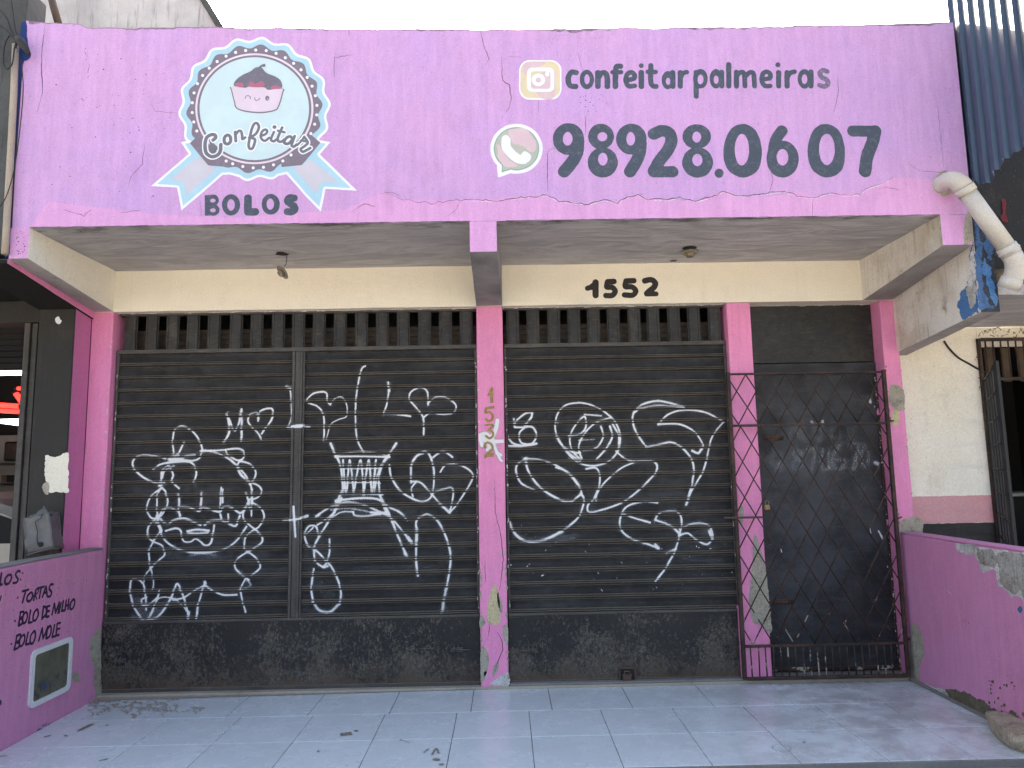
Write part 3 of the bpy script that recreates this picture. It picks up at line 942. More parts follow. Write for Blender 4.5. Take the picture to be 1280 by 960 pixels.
# latches and hasps on the plates
def latch(parent, x, z, flip=1):
    bm = bmesh.new()
    add_box(bm, x - .045, x + .045, .040, .0495, z - .016, z + .016)
    for k in (-.02, .012):
        add_tube(bm, [(x + k, .045, z - .028), (x + k, .028, z - .026), (x + k, .022, z), (x + k, .028, z + .026), (x + k, .045, z + .028)], .0045, 6)
    add_tube(bm, [(x - flip * .10, .036, z), (x + flip * .03, .036, z)], .005, 6)
    from_bm('latch', bm, 'frame', parent)
def ppt(px, y): return un(px, 1, y)
for px, f in (((150, 826), 1), ((571, 812), -1)):
    q = ppt(px, .05); latch(sh1, q[0], q[2], f)
for px, f in (((664, 813), 1), ((908, 804), -1)):
    q = ppt(px, .05); latch(sh2, q[0], q[2], f)
# lock notch at the foot of the right shutter
q = ppt((784, 842), .045)
bm = bmesh.new()
add_box(bm, q[0] - .052, q[0] + .052, .036, .049, .02, .115)
from_bm('lock_recess', bm, 'int_dark', sh2)
bm = bmesh.new()
add_box(bm, q[0] - .04, q[0] + .03, .012, .0355, .024, .08)
add_tube(bm, [(q[0] - .025, .02, .08), (q[0] - .022, .02, .10), (q[0] + .012, .02, .10), (q[0] + .015, .02, .08)], .006, 6)
bmesh.ops.bevel(bm, geom=[e for e in bm.edges if e.calc_length() > .04], offset=.006, segments=2, affect='EDGES')
from_bm('padlock', bm, 'rust', sh2)
bm = bmesh.new()
for a, b, z in ((q[0] - .064, q[0] - .053, .11), (q[0] - .064, q[0] + .066, .124)):
    add_box(bm, a, b if b - a > .05 else b, .030, .049, .02 if b - a < .05 else .116, z)
add_box(bm, q[0] + .053, q[0] + .066, .031, .049, .02, .115)
from_bm('lock_frame', bm, 'rust', sh2)

# ---- graffiti: a thin coat that follows the slats
def graffiti(name, parent, x0, x1, strokes, jits, guide=None, rs_=.46, res=.0042, flat=None, dens_gain=1.0, zlo=None, zhi=None, label=None):
    zlo = ZK + .014 if zlo is None else zlo
    zhi = ZT - .002 if zhi is None else zhi
    nx, nz = int((x1 - x0) / res) + 1, int((zhi - zlo) / res) + 1
    X, Z = np.meshgrid(x0 + np.arange(nx) * res, zlo + np.arange(nz) * res)
    Dn = np.zeros(X.shape)
    pl = Plane(1, SHY - .01 if flat is None else flat, -1)
    for (ox, oy, s), pts, r, *rest in strokes:
        amt = rest[0] if rest else 1.0
        soft = rest[1] if len(rest) > 1 else .9
        P = catmull(pts, 8) if len(pts) > 2 else pts
        Q = np.array([pl.to2((ox + p[0] / s, oy + p[1] / s)) for p in P])
        R = r * rs_ * pl.scale((ox + pts[0][0] / s, oy + pts[0][1] / s))
        m = R * (1 + 2.6 * soft) + .012
        a, b = Q.min(0) - m, Q.max(0) + m
        i0, i1 = max(int((a[0] - x0) / res), 0), min(int((b[0] - x0) / res) + 2, nx)
        j0, j1 = max(int((a[1] - zlo) / res), 0), min(int((b[1] - zlo) / res) + 2, nz)
        if i1 <= i0 or j1 <= j0: continue
        d = seg_d(X[j0:j1, i0:i1], Z[j0:j1, i0:i1], Q)
        gx_, gz_ = X[j0:j1, i0:i1], Z[j0:j1, i0:i1]
        Rv = R * (1 + .55 * vnoise(gx_, gz_, 7, int(abs(pts[0][0])) % 97))
        core = 1 / (1 + np.exp((d - Rv) / (R * .17 * (1 + soft))))
        halo = .36 * np.exp(-(d / (R * 2.6)) ** 2)
        v = amt * np.clip(core * (.93 + .3 * vnoise(gx_, gz_, 4, 31 + int(abs(pts[0][1])) % 57)) + halo * soft, 0, 1)
        w = Dn[j0:j1, i0:i1]
        Dn[j0:j1, i0:i1] = 1 - (1 - w) * (1 - v)
    if flat is None:
        # spray reaches the raised ribs and the flats but not the grooves beside them
        u = (ZT - Z) / PIT; u = u - np.floor(u)
        reach = np.interp(u, [0, .03, .58, .61, .64, .66, .72, .735, .785, .80, .87, .89, .98, 1], [.5, 1, 1, .6, .5, .95, .95, .4, .4, .9, .9, .25, .1, .5])
        gmask = np.zeros(X.shape, bool)
        if guide:
            gmask = (X > guide[0]) & (X < guide[1])
        Dn = Dn * np.where(gmask, 1, reach)
    Dn *= dens_gain
    keepm = (Dn[:-1, :-1] > .03) | (Dn[1:, :-1] > .03) | (Dn[:-1, 1:] > .03) | (Dn[1:, 1:] > .03)
    if flat is None:
        Yp = np.zeros(X.shape)
        for (a, b, jt) in jits:
            mk = (X >= a - .01) & (X <= b + .01)
            Yp = np.where(mk, prof(Z, jt), Yp)
        Yp = Yp - .0024
        if guide:
            Yp = np.where((X > guide[0] - .003) & (X < guide[1] + .003), .0475, Yp)
        Yp = np.where(Yp < .001, .045, Yp)
    else:
        Yp = np.full(X.shape, flat - .0012)
    idx = -np.ones(X.shape, int)
    use = np.zeros(X.shape, bool)
    use[:-1, :-1] |= keepm; use[1:, :-1] |= keepm; use[:-1, 1:] |= keepm; use[1:, 1:] |= keepm
    idx[use] = np.arange(use.sum())
    vs = np.stack([X[use], Yp[use], Z[use]], 1)
    J, I = np.nonzero(keepm)
    F = np.stack([idx[J, I], idx[J, I + 1], idx[J + 1, I + 1], idx[J + 1, I]], 1)
    me = bpy.data.meshes.new(name)
    me.vertices.add(len(vs)); me.vertices.foreach_set('co', vs.ravel())
    me.loops.add(F.size); me.loops.foreach_set('vertex_index', F.ravel())
    me.polygons.add(len(F)); me.polygons.foreach_set('loop_start', np.arange(0, F.size, 4)); me.polygons.foreach_set('loop_total', np.full(len(F), 4))
    me.update(calc_edges=True)
    at = me.attributes.new('dens', 'FLOAT', 'POINT')
    at.data.foreach_set('value', Dn[use])
    me.materials.append(M['spray'])
    o = link(bpy.data.objects.new(name, me), parent)
    if label: o['label'] = label
    return o
G1, G2, GM, G3, G4, G5 = (150, 520, 4.8), (150, 650, 6.4), (120, 440, 3.4286), (370, 450, 4.8), (370, 600, 5.333), (630, 480, 3.693)
a = 1.75
LS = [
 (G1, [(320,225),(313,150),(325,85),(370,60),(430,90),(475,150),(490,205),(475,250),(430,268),(360,262)], a),
 (G1, [(385,155),(365,190),(345,235)], 1.9), (G1, [(270,255),(180,235),(110,240),(72,275),(85,320),(140,370),(210,400),(255,405)], a),
 (G1, [(295,255),(345,238)], 3.6), (G1, [(300,262),(350,255)], 3.2), (G1, [(195,325),(240,290),(330,275),(420,278),(455,330),(440,405)], 1.9),
 (G1, [(330,265),(400,240),(450,232)], 2.3), (G1, [(490,207),(560,215),(640,250),(710,310),(760,370),(785,430),(790,520)], a),
 (G1, [(480,210),(600,205),(700,195),(742,215),(735,255),(700,265),(650,235),(630,205)], 1.6),
 (G1, [(720,270),(780,290),(812,335),(800,385),(775,408)], 1.7), (G1, [(720,268),(705,290),(715,340),(760,385),(830,420),(848,460),(820,490),(785,500)], 1.8),
 (G1, [(785,520),(840,550),(862,610),(830,665),(790,690),(750,730),(745,790),(765,815)], 1.6), (G1, [(775,500),(740,570),(738,615),(780,660),(840,710),(850,755),(800,795),(765,815)], 1.6),
 (G1, [(765,815),(700,860),(690,915),(745,965),(770,985)], 1.7), (G1, [(765,815),(820,860),(838,910),(790,955)], 1.7),
 (G1, [(250,430),(195,470),(162,520),(160,575),(190,615),(240,600),(280,530),(272,460),(245,430)], 1.6), (G1, [(240,435),(220,480),(218,560),(228,630),(245,690)], 1.6),
 (G1, [(235,415),(262,400)], 3.0), (G1, [(245,400),(250,330),(290,300),(315,350),(310,390),(350,435)], 1.8), (G1, [(320,300),(265,330),(250,370)], 1.8),
 (G1, [(205,622),(165,670),(165,715),(195,748),(240,680),(205,628)], 1.6), (G1, [(195,755),(170,820),(180,910)], 1.6), (G1, [(195,755),(250,780),(265,830),(225,870),(180,915)], 1.6),
 (G1, [(350,468),(350,545)], 2.0), (G1, [(488,460),(478,562)], 2.0), (G1, [(604,430),(597,550)], 1.6), (G1, [(614,440),(612,520)], 1.5), (G1, [(755,460),(778,560)], 1.7), (G1, [(790,440),(785,600)], 1.5),
 (G1, [(228,610),(255,562),(300,550),(345,570),(355,545),(420,550),(470,570),(500,548),(590,575),(620,545),(660,545),(720,582),(765,535)], 1.9),
 (G1, [(240,620),(285,650),(320,625),(380,615),(430,630),(480,655)], 2.0), (G1, [(505,655),(540,630),(600,625),(640,640),(690,660),(715,600)], 2.0), (G1, [(645,590),(650,640)], 1.8), (G1, [(598,590),(605,615)], 1.8), (G1, [(350,575),(355,600)], 2.2),
 (G1, [(270,690),(330,675),(360,690),(378,750),(420,755),(450,738),(480,755),(510,778),(545,755),(562,655)], 1.7), (G1, [(400,692),(460,682),(530,688)], 2.0), (G1, [(405,702),(460,704),(525,700)], 1.8),
 (G1, [(215,600),(235,680),(270,750),(340,795),(430,818),(530,818),(630,795),(700,745),(755,665)], 1.9),
 (GM, [(560,262),(570,330),(562,360),(545,388)], 2.0), (GM, [(560,268),(590,335),(608,310),(622,245)], 1.8), (GM, [(622,250),(622,380)], 2.0),
 (GM, [(692,285),(688,260),(660,268),(650,300),(690,345),(708,375)], 1.6), (GM, [(692,295),(705,252),(752,243),(752,285),(708,350)], 1.6),
 (GM, [(815,147),(832,155)], 2.4), (GM, [(830,150),(836,210),(838,270),(820,325)], 1.6), (GM, [(820,325),(870,316),(912,318)], 1.9),
 (GM, [(850,662),(858,790)], 2.2), (GM, [(803,720),(850,718),(905,706)], 2.0),
 (G2, [(235,395),(200,440),(185,500)], 1.4, .7), (G2, [(245,400),(262,480),(258,560)], 1.5, .7),
 (G2, [(205,720),(200,620),(182,520),(130,472),(82,490),(78,590),(108,700),(165,785),(215,805),(232,775),(290,640),(312,565)], 1.8),
 (G2, [(205,620),(168,640),(180,680),(230,675),(290,625)], 1.7), (G2, [(225,790),(290,780),(360,700),(415,600),(450,512),(490,580),(525,690),(545,795)], 1.8), (G2, [(545,740),(545,795)], 2.0),
 (G2, [(280,640),(350,618),(440,640),(500,690),(525,730)], 1.3, .8), (G2, [(420,640),(500,625),(570,580),(640,540),(680,530),(740,565),(820,600),(930,600)], 1.7),
 (G2, [(675,500),(662,545),(635,630),(615,710),(610,800)], 1.8), (G2, [(672,498),(678,510)], 2.2),
 (G2, [(1000,470),(965,540),(965,600),(985,680),(1000,740)], 1.6, .9), (G2, [(870,572),(960,560),(1040,525),(1015,490)], 1.8, .45, 1.6), (G2, [(130,640),(200,760),(330,700),(420,640)], 4.5, .22, 2.5), (G2, [(100,780),(200,815),(300,790)], 3.5, .3, 2),
 (G2, [(560,285),(660,268),(760,285)], 2.0, .3, 2),
 (G3, [(165,485),(165,340),(130,280),(65,250),(95,205),(150,190),(182,200),(187,245),(205,268)], 1.5), (G3, [(205,265),(235,230),(272,222),(300,260),(303,335),(250,358),(205,390),(180,480)], 1.1, .85),
 (G3, [(415,35),(392,55),(370,150),(357,260),(357,400),(370,490),(410,560)], 1.5), (G3, [(552,135),(558,185)], 2.3), (G3, [(556,180),(545,260),(523,325)], 1.4), (G3, [(523,325),(600,325),(685,337)], 1.5),
 (G3, [(792,268),(787,190),(745,165),(690,190),(680,235),(720,285),(762,345),(765,450)], 1.7), (G3, [(792,258),(840,222),(900,225),(957,268),(945,315),(880,325),(805,318),(765,345)], 1.5),
 (G3, [(205,500),(240,580)], 2.5), (G3, [(240,575),(268,650),(282,800)], 1.9), (G3, [(600,500),(545,585)], 2.3), (G3, [(548,580),(510,650),(495,720),(503,815)], 1.9), (G3, [(535,590),(505,640),(480,720),(470,800)], 1.5),
 (G3, [(240,572),(320,555),(400,548),(500,560),(540,575)], 1.6, .6), (G3, [(235,579),(400,578),(560,582)], 1.7),
 (G3, [(280,600),(300,800),(320,600),(345,800)], 1.8), (G3, [(345,800),(385,600),(405,805)], 1.8), (G3, [(405,805),(435,600),(455,800),(478,600)], 1.8), (G3, [(275,740),(400,735),(505,740)], 1.1, .7), (G3, [(275,652),(400,652),(505,650)], 1.2, .7),
 (G3, [(265,805),(400,805),(520,808)], 1.5, .8), (G3, [(240,870),(260,815),(290,760)], 2.4), (G3, [(500,800),(530,890),(572,955)], 1.9),
 (G4, [(140,242),(160,222),(240,175),(330,150),(430,160),(520,195),(600,235)], 1.7, .8, 1.3), (G4, [(130,245),(152,232)], 2.4), (G4, [(280,135),(420,122),(540,128),(620,180),(690,215),(740,265)], 1.9, .9, 1.2),
 (G4, [(230,200),(330,188),(450,205),(560,235)], 1.5, .5, 1.6), (G4, [(240,250),(300,215),(380,212)], 1.6, .8), (G4, [(380,215),(395,238),(480,240),(600,215)], 2.0, .95), (G4, [(500,215),(590,222),(612,240)], 1.8, .9),
 (G4, [(300,120),(262,200),(200,300),(145,390),(120,450),(125,535),(175,580),(208,575)], 2.0), (G4, [(265,140),(270,165)], 3.0), (G4, [(140,300),(200,262),(255,215)], 1.8, .9), (G4, [(220,395),(222,470),(205,545),(180,580)], 1.8),
 (G4, [(45,250),(72,240)], 2.3), (G4, [(150,375),(130,312),(82,310),(55,370),(80,440),(130,470),(190,530),(240,590),(278,670),(298,750),(290,825)], 1.9), (G4, [(290,820),(225,880),(150,868),(110,805)], 2.2, .7, 1.6), (G4, [(112,810),(100,720),(116,595)], 1.8), (G4, [(70,360),(110,320)], 1.8),
 (G4, [(570,130),(620,230),(680,380),(738,512)], 2.0), (G4, [(725,490),(738,512)], 2.5), (G4, [(640,260),(700,330),(770,420)], 1.9), (G4, [(745,385),(770,420)], 2.9),
 (G4, [(805,330),(800,430)], 2.6), (G4, [(803,330),(800,280),(830,245),(880,230),(940,270),(990,360),(1025,470),(1027,570),(1003,720)], 2.0), (G4, [(1003,715),(985,800),(975,880)], 2.3, .65, 1.6), (G4, [(800,430),(800,550),(812,640)], 1.9),
 (G4, [(900,600),(620,600),(420,610)], 8, .07, 1), (G4, [(120,680),(220,760)], 9, .08, 1), (G1, [(250,800),(450,880),(650,830)], 7, .07, 1),
 (G3, [(560,630),(570,700),(620,780),(690,828),(760,850),(810,820),(826,740),(825,650),(800,570),(765,548),(710,590),(690,640),(690,735)], 1.8), (G3, [(690,640),(720,580),(765,560)], 1.6, .8), (G3, [(690,730),(745,735),(800,790),(870,870),(920,915)], 1.7), (G3, [(855,855),(920,915)], 2.1), (G3, [(920,915),(970,860),(1055,722),(1050,670),(980,630),(900,630),(865,672)], 1.6),
 (G3, [(700,818),(692,770),(720,732)], 1.5), (G3, [(815,800),(880,775),(940,772),(935,860),(922,905)], 1.7), (G3, [(820,585),(880,548),(938,582)], 1.7), (G3, [(930,460),(960,465)], 3, .12, 1), (G3, [(60,398),(80,402)], 2.2), (G3, [(0,402),(35,400)], 2.2),
]
graffiti('graffiti', sh1, XA + .03, -.022, LS, jit1, guide=(-1.474, -1.376), label='white spray paint drawings of a plaited head, hearts and a vase')
b = 1.75
RS = [
 (G5, [(128,130),(100,135),(62,165),(48,195),(85,200),(130,198),(150,235),(128,275),(80,270),(72,225),(110,190)], 1.7), (G5, [(130,128),(125,155),(95,190)], 2.0), (G5, [(14,160),(8,215),(35,268),(80,285)], 1.8), (G5, [(5,285),(80,287),(150,275)], 2.1), (G5, [(45,160),(50,200)], 1.6),
 (G5, [(350,85),(290,95),(252,130),(236,190),(250,250),(300,325),(350,365),(420,377),(490,352),(530,300),(536,230),(510,170),(460,125),(400,95),(350,85)], 1.6), (G5, [(500,180),(530,240),(528,300)], 1.7), (G5, [(240,240),(290,310),(350,355)], 1.8), (G5, [(275,290),(320,315),(352,318)], 1.6),
 (G5, [(298,240),(350,230),(378,200),(372,150),(330,190),(305,245),(315,305),(355,350)], 1.8), (G5, [(372,140),(450,146)], 1.6, .8), (G5, [(495,155),(430,175),(375,225),(345,290),(360,345)], 1.7), (G5, [(448,195),(458,245),(425,295),(365,305)], 1.7), (G5, [(490,195),(500,245),(470,300),(425,350)], 1.8), (G5, [(518,310),(560,345),(600,358)], 1.7), (G5, [(345,260),(420,255)], 1.2, .5), (G5, [(245,180),(268,184)], 1.2, .8),
 (G5, [(100,345),(62,370),(57,410),(82,460),(145,490)], 1.9), (G5, [(100,345),(112,400),(160,470),(230,520),(300,545),(352,512)], 2.1), (G5, [(100,345),(102,365)], 3.0), (G5, [(110,345),(170,350),(240,375),(300,415),(350,480),(360,510)], 1.6), (G5, [(240,385),(300,410),(350,470)], 1.5),
 (G5, [(355,505),(370,540),(340,620),(260,685)], 2.1), (G5, [(265,682),(180,722),(100,725),(50,690),(25,640)], 2.8),
 (G5, [(380,392),(425,388),(442,420),(440,470),(415,530),(388,560),(392,590),(440,585),(550,545),(640,475),(705,400),(690,358),(600,358)], 1.8), (G5, [(600,362),(540,390),(470,450),(430,505),(425,540)], 1.6),
 (G5, [(830,106),(760,85),(700,78),(630,100),(595,150),(610,220),(660,293)], 1.9), (G5, [(655,292),(720,278),(780,270),(840,310),(875,370),(872,450),(842,558)], 1.8), (G5, [(600,132),(640,110),(720,98),(828,108)], 1.7),
 (G5, [(712,185),(760,140),(830,120),(930,130),(1015,175)], 1.6), (G5, [(1015,175),(960,250),(925,390),(870,490),(845,550)], 1.5), (G5, [(715,185),(810,185),(880,220),(918,275),(915,300)], 1.7), (G5, [(916,290),(900,318),(870,308)], 2.2),
 (G5, [(708,547),(640,543),(570,565),(540,610),(540,670),(590,715),(660,738),(712,758)], 1.9), (G5, [(550,600),(600,618),(675,640)], 1.8), (G5, [(700,742),(714,758)], 2.6),
 (G5, [(700,625),(720,595),(790,588),(820,620),(815,680),(790,770),(740,860),(695,915)], 1.7), (G5, [(700,628),(770,655),(812,692)], 2.1), (G5, [(812,670),(870,645),(940,650),(965,700),(940,740),(890,720),(850,690),(810,700)], 1.8), (G5, [(950,680),(962,715)], 2.6), (G5, [(750,780),(792,765)], 2.2),
 (G5, [(895,690),(940,680)], 6, .10, 1), (G5, [(230,720),(330,700)], 4, .16, 1), (G5, [(240,730),(325,712)], 1.2, .35), (G5, [(830,800),(1000,820)], 5, .08, 1), (G5, [(205,180),(210,140)], 3, .12, 1), (G5, [(800,150),(880,170)], 1.0, .0),
]
rs = random.Random(11)
for x, y, r in ((28,838,2.6),(27,835,3.2),(175,885,2.2),(182,883,2.2),(25,545,2.2),(24,768,1.8),(110,840,1.7),(192,770,1.4),(375,772,1.6),(135,873,1.2),(437,876,1.0),(890,752,1.8),(902,757,1.6),(957,760,2.0),(958,843,1.3),(843,932,1.1),(706,940,1.4),(690,950,1.2),(450,950,1.2),(115,830,1.2),(270,800,1),(545,828,1.4),(1032,275,1.3),(1052,870,1.3),(20,655,1.2)):
    RS.append((G5, [(x, y), (x + rs.uniform(-6, 6), y + rs.uniform(-5, 7))], r * .55, .9, .2))
for i in range(60):
    x, y = rs.uniform(10, 1040), rs.uniform(560, 960)
    RS.append((G5, [(x, y), (x + rs.uniform(-3, 3), y + rs.uniform(-4, 4))], rs.uniform(.3, .55), .8, .2))
graffiti('graffiti', sh2, X1 + .028, X2 - .024, RS, jit2, label='white spray paint loops and petals')

# ================================================================== LETTERING AND BADGE ON THE PARAPET
A3, A4, A2 = (580, 50, 4.5714), (840, 50, 4.5714), (200, 30, 3.6923)
def sh4(tf, ops):  # move ops given in crop A4 into crop A3 coordinates
    dx = (tf[0] - 580) * 4.5714
    out = []
    for o in ops:
        if o[0] in 'eh':
            out.append((o[0], o[1] + dx) + tuple(o[2:]))
        else:
            out.append((o[0], [(p[0] + dx, p[1]) for p in o[1]]) + tuple(o[2:]))
    return out
num = [('e', 597, 566, 89, 91), ('S', [(652, 580), (645, 645), (612, 705), (572, 752)], 34), ('h', 593, 565, 28, 39),
       ('e', 783, 552, 74, 73), ('e', 793, 700, 86, 86), ('h', 791, 553, 28, 26), ('h', 793, 681, 27, 37),
       ('e', 956, 567, 87, 88), ('S', [(1010, 590), (1002, 650), (978, 705), (948, 752)], 33), ('h', 952, 565, 25, 39),
       ('S', [(1084, 538), (1130, 519), (1172, 533), (1185, 575), (1165, 628), (1118, 690), (1085, 748)], 33), ('s', [(1085, 753), (1192, 753)], 32)]
num += sh4(A4, [('e', 141, 552, 82, 70), ('e', 146, 700, 88, 87), ('h', 141, 555, 25, 31), ('h', 145, 686, 29, 35), ('e', 269, 761, 26, 26),
                ('P', [(403, 480), (480, 520), (513, 633), (490, 745), (403, 786), (318, 740), (293, 633), (328, 520)]), ('h', 399, 627, 41, 90),
                ('e', 632, 681, 92, 105), ('S', [(578, 660), (585, 600), (602, 555), (628, 519)], 31), ('h', 631, 670, 33, 47),
                ('P', [(876, 480), (955, 520), (988, 633), (968, 745), (885, 786), (800, 740), (775, 633), (805, 520)]), ('h', 885, 625, 45, 90),
                ('s', [(1033, 521), (1158, 521)], 31), ('S', [(1160, 521), (1145, 585), (1115, 665), (1103, 750)], 34)])
sheet('phone_number_lettering', 'ink', FAS, num, A3, off=.0012, res=.004, wob=.0012, wf=40, parent=shop)
r1 = 15
han = [('S', [(640, 187), (615, 185), (598, 208), (596, 240), (610, 263), (638, 266)], r1), ('e', 702, 226, 41, 56), ('h', 703, 225, 15, 28),
       ('s', [(765, 186), (765, 266)], r1), ('S', [(768, 215), (785, 190), (808, 190), (818, 215), (819, 266)], r1),
       ('S', [(894, 150), (875, 152), (866, 175), (865, 266)], r1), ('s', [(848, 184), (898, 184)], 12),
       ('S', [(928, 228), (968, 222), (974, 200), (955, 185), (932, 198), (924, 235), (942, 264), (975, 262)], 13),
       ('s', [(1013, 186), (1013, 266)], r1), ('e', 1013, 147, 14, 14), ('S', [(1068, 146), (1067, 235), (1078, 262), (1098, 266)], 14), ('s', [(1050, 183), (1094, 183)], 13),
       ('e', 1165, 230, 36, 52), ('h', 1166, 236, 13, 20), ('s', [(1193, 186), (1193, 266)], 14)]
han += sh4(A4, [('s', [(47, 186), (47, 265)], 14), ('S', [(50, 215), (62, 192), (84, 184)], 13),
                ('s', [(138, 186), (138, 322)], 14), ('e', 162, 222, 42, 56), ('h', 163, 226, 17, 28),
                ('e', 252, 222, 37, 56), ('h', 252, 228, 14, 24), ('s', [(284, 184), (284, 264)], 14), ('s', [(324, 140), (324, 264)], 14),
                ('s', [(368, 184), (368, 264)], 14), ('S', [(370, 205), (392, 185), (412, 195), (417, 264)], 13), ('S', [(422, 205), (446, 185), (466, 195), (471, 264)], 13),
                ('S', [(515, 225), (556, 219), (561, 196), (541, 182), (519, 195), (513, 233), (530, 262), (560, 262)], 13),
                ('s', [(609, 186), (609, 264)], 14), ('e', 604, 142, 14, 14), ('s', [(657, 186), (657, 264)], 14), ('S', [(660, 212), (674, 190), (700, 181)], 13),
                ('e', 757, 222, 39, 56), ('h', 757, 224, 16, 28), ('s', [(794, 182), (794, 264)], 14)])
sheet('handle_lettering', 'ink', FAS, han, A3, off=.0012, res=.0033, wob=.001, wf=50, parent=shop)
sheet('handle_lettering', 'inkworn', FAS, [('S', [(886, 180), (862, 173), (845, 190), (855, 213), (882, 227), (892, 250), (870, 266), (842, 258)], 13)], A4, off=.0012, res=.0033, wob=.001, parent=shop, label='worn last letter s of the handle')
bol = [('p', [(207, 790), (248, 788), (248, 884), (207, 884)]), ('e', 246, 813, 26, 26), ('e', 246, 858, 29, 27), ('h', 244, 815, 13, 9), ('h', 244, 860, 14, 9),
       ('e', 328, 835, 42, 49), ('h', 328, 835, 17, 27), ('s', [(406, 804), (406, 867), (440, 867)], 17), ('e', 511, 832, 42, 48), ('h', 509, 832, 17, 26),
       ('S', [(620, 804), (598, 802), (589, 816), (602, 830), (618, 840), (622, 856), (608, 867), (588, 866)], 16)]
sheet('cakes_lettering', 'ink', FAS, bol, A2, off=.0012, res=.0035, wob=.001, wf=45, parent=shop)
sheet('door_number_lettering', 'inkblack', LIN, [('S', [(506, 378), (522, 372), (540, 358)], 12), ('s', [(544, 350), (544, 411)], 14.5), ('p', [(520, 368), (544, 340), (548, 385), (515, 386)]),
      ('s', [(630, 346), (601, 347)], 13), ('S', [(600, 348), (597, 372), (622, 374), (636, 392), (622, 411), (592, 412)], 12.5),
      ('s', [(724, 342), (688, 344)], 13), ('S', [(687, 346), (685, 370), (715, 372), (733, 390), (718, 410), (680, 409)], 12.5),
      ('S', [(776, 343), (805, 338), (824, 352), (818, 374), (796, 392), (785, 403)], 13.5), ('s', [(784, 405), (828, 404)], 12)], (600, 260, 3.765), off=.0012, res=.003, wob=.0008, parent=shop)

# badge
SCX, SCY = 318.2, 136.3
def scal(rx, ry, amp, ph=84, n=18, sharp=1.0):
    out = []
    for a in np.linspace(0, 2 * math.pi, 216, endpoint=False):
        c = math.cos(n * (a - math.radians(ph)))
        k = amp * (c if sharp == 1 else (abs(c) ** sharp) * (1 if c > 0 else -1))
        dist = 1
        out.append((SCX + (rx + k) * math.cos(a), SCY - (ry + k) * math.sin(a)))
    return out
TL_ = [(180 + x / 7.68, 150 + y / 7.68) for x, y in ((352, 212), (430, 325), (68, 635), (318, 650), (360, 868), (560, 700), (775, 512), (960, 560), (900, 300), (700, 150), (500, 190))]
TR_ = [(310 + x / 7.68, 150 + y / 7.68) for x, y in ((795, 212), (690, 330), (1048, 680), (745, 662), (700, 882), (560, 740), (368, 520), (200, 560), (250, 300), (450, 150), (650, 190))]
badge = sheet('cake_badge', 'p_white', FAS, [('p', scal(93, 88, 2.6)), ('p', TL_), ('p', TR_)], off=.0010, res=.004, wob=.0006, parent=shop)
badge['label'] = 'scalloped pale blue badge with ribbon tails and a cupcake'
sheet('badge_blue_band', 'p_cyan', FAS, [('p', scal(93, 88, 2.6)), ('p', TL_), ('p', TR_)], off=.0017, res=.004, grow=-.0165, wob=.0006, parent=badge)
sheet('ribbon_tail', 'p_tail', FAS, [('p', [(180 + x / 7.68, 150 + y / 7.68) for x, y in ((530, 350), (255, 572), (385, 600), (408, 720), (700, 470), (620, 430))])], off=.0024, res=.004, wob=.0016, wf=20, parent=badge)
sheet('ribbon_tail', 'p_tail', FAS, [('p', [(310 + x / 7.68, 150 + y / 7.68) for x, y in ((595, 375), (880, 605), (715, 590), (650, 700), (430, 460), (530, 420))])], off=.0024, res=.004, wob=.0016, wf=20, parent=badge)
sheet('scalloped_border', 'p_mauve', FAS, [('p', scal(82.6, 78.2, 2.6)), ('p', [(237.5, 179), (260.5, 207), (285, 209), (285, 185), (250, 168)]), ('p', [(400.7, 178.5), (377.5, 206.5), (352, 209), (352, 185), (388, 168)])], off=.0031, res=.0035, wob=.0005, parent=badge)
ringo = [('p', scal(73.8, 69.2, 0))]
sheet('badge_ring', 'p_ring', FAS, ringo, off=.0038, res=.0035, wob=.0003, parent=badge)
sheet('dark_ring', 'p_mauve', FAS, [('p', scal(71.2, 66.8, 0))], off=.0045, res=.0035, wob=.0003, parent=badge)
sheet('badge_disc', 'p_pale', FAS, [('p', scal(68.4, 64.2, 0))], off=.0052, res=.004, wob=.0003, parent=badge)
dots = []
for i in range(38):
    a = math.radians(84 + (i + .5) * 360 / 38)
    x, y = SCX + 78.0 * math.cos(a), SCY - 73.6 * math.sin(a)
    if y > 172 and (x < 290 or x > 352) and not (x > 280 and x < 372 and y > 200):
        continue
    dots.append(('e', x + .3 * math.sin(i * 7), y + .3 * math.cos(i * 5), 1.9, 1.9))
dots += [('e', 283, 201.6, 1.9, 1.9), ('e', 364, 194, 1.9, 1.9)]
sheet('border_dots', 'p_white', FAS, dots, off=.0040, res=.002, parent=badge)
K8 = (280, 70, 12)
sheet('cupcake_outline', 'p_mauve', FAS, [('C', [(130, 475), (118, 520), (160, 690), (190, 785), (330, 838), (560, 858), (760, 825), (825, 760), (885, 560), (870, 500), (500, 490)], 7), ('P', [(130, 475), (118, 520), (160, 690), (190, 785), (330, 838), (560, 858), (760, 825), (825, 760), (885, 560), (870, 500), (500, 490)])], K8, off=.0059, res=.0025, parent=badge)
sheet('cupcake_case', 'p_body', FAS, [('P', [(138, 470), (128, 520), (170, 690), (200, 780), (330, 826), (560, 845), (755, 815), (815, 755), (873, 560), (860, 495), (500, 480)])], K8, off=.0066, res=.0025, parent=badge)
sheet('cupcake_topping', 'p_top', FAS, [('P', [(152, 450), (180, 375), (280, 295), (400, 240), (470, 185), (525, 175), (575, 185), (640, 260), (780, 320), (860, 385), (872, 490), (760, 505), (660, 515), (610, 480), (480, 478), (370, 470), (330, 485), (230, 472)]), ('S', [(540, 180), (580, 152), (612, 142)], 17), ('e', 605, 155, 22, 20)], K8, off=.0073, res=.0025, wob=.0006, parent=badge)
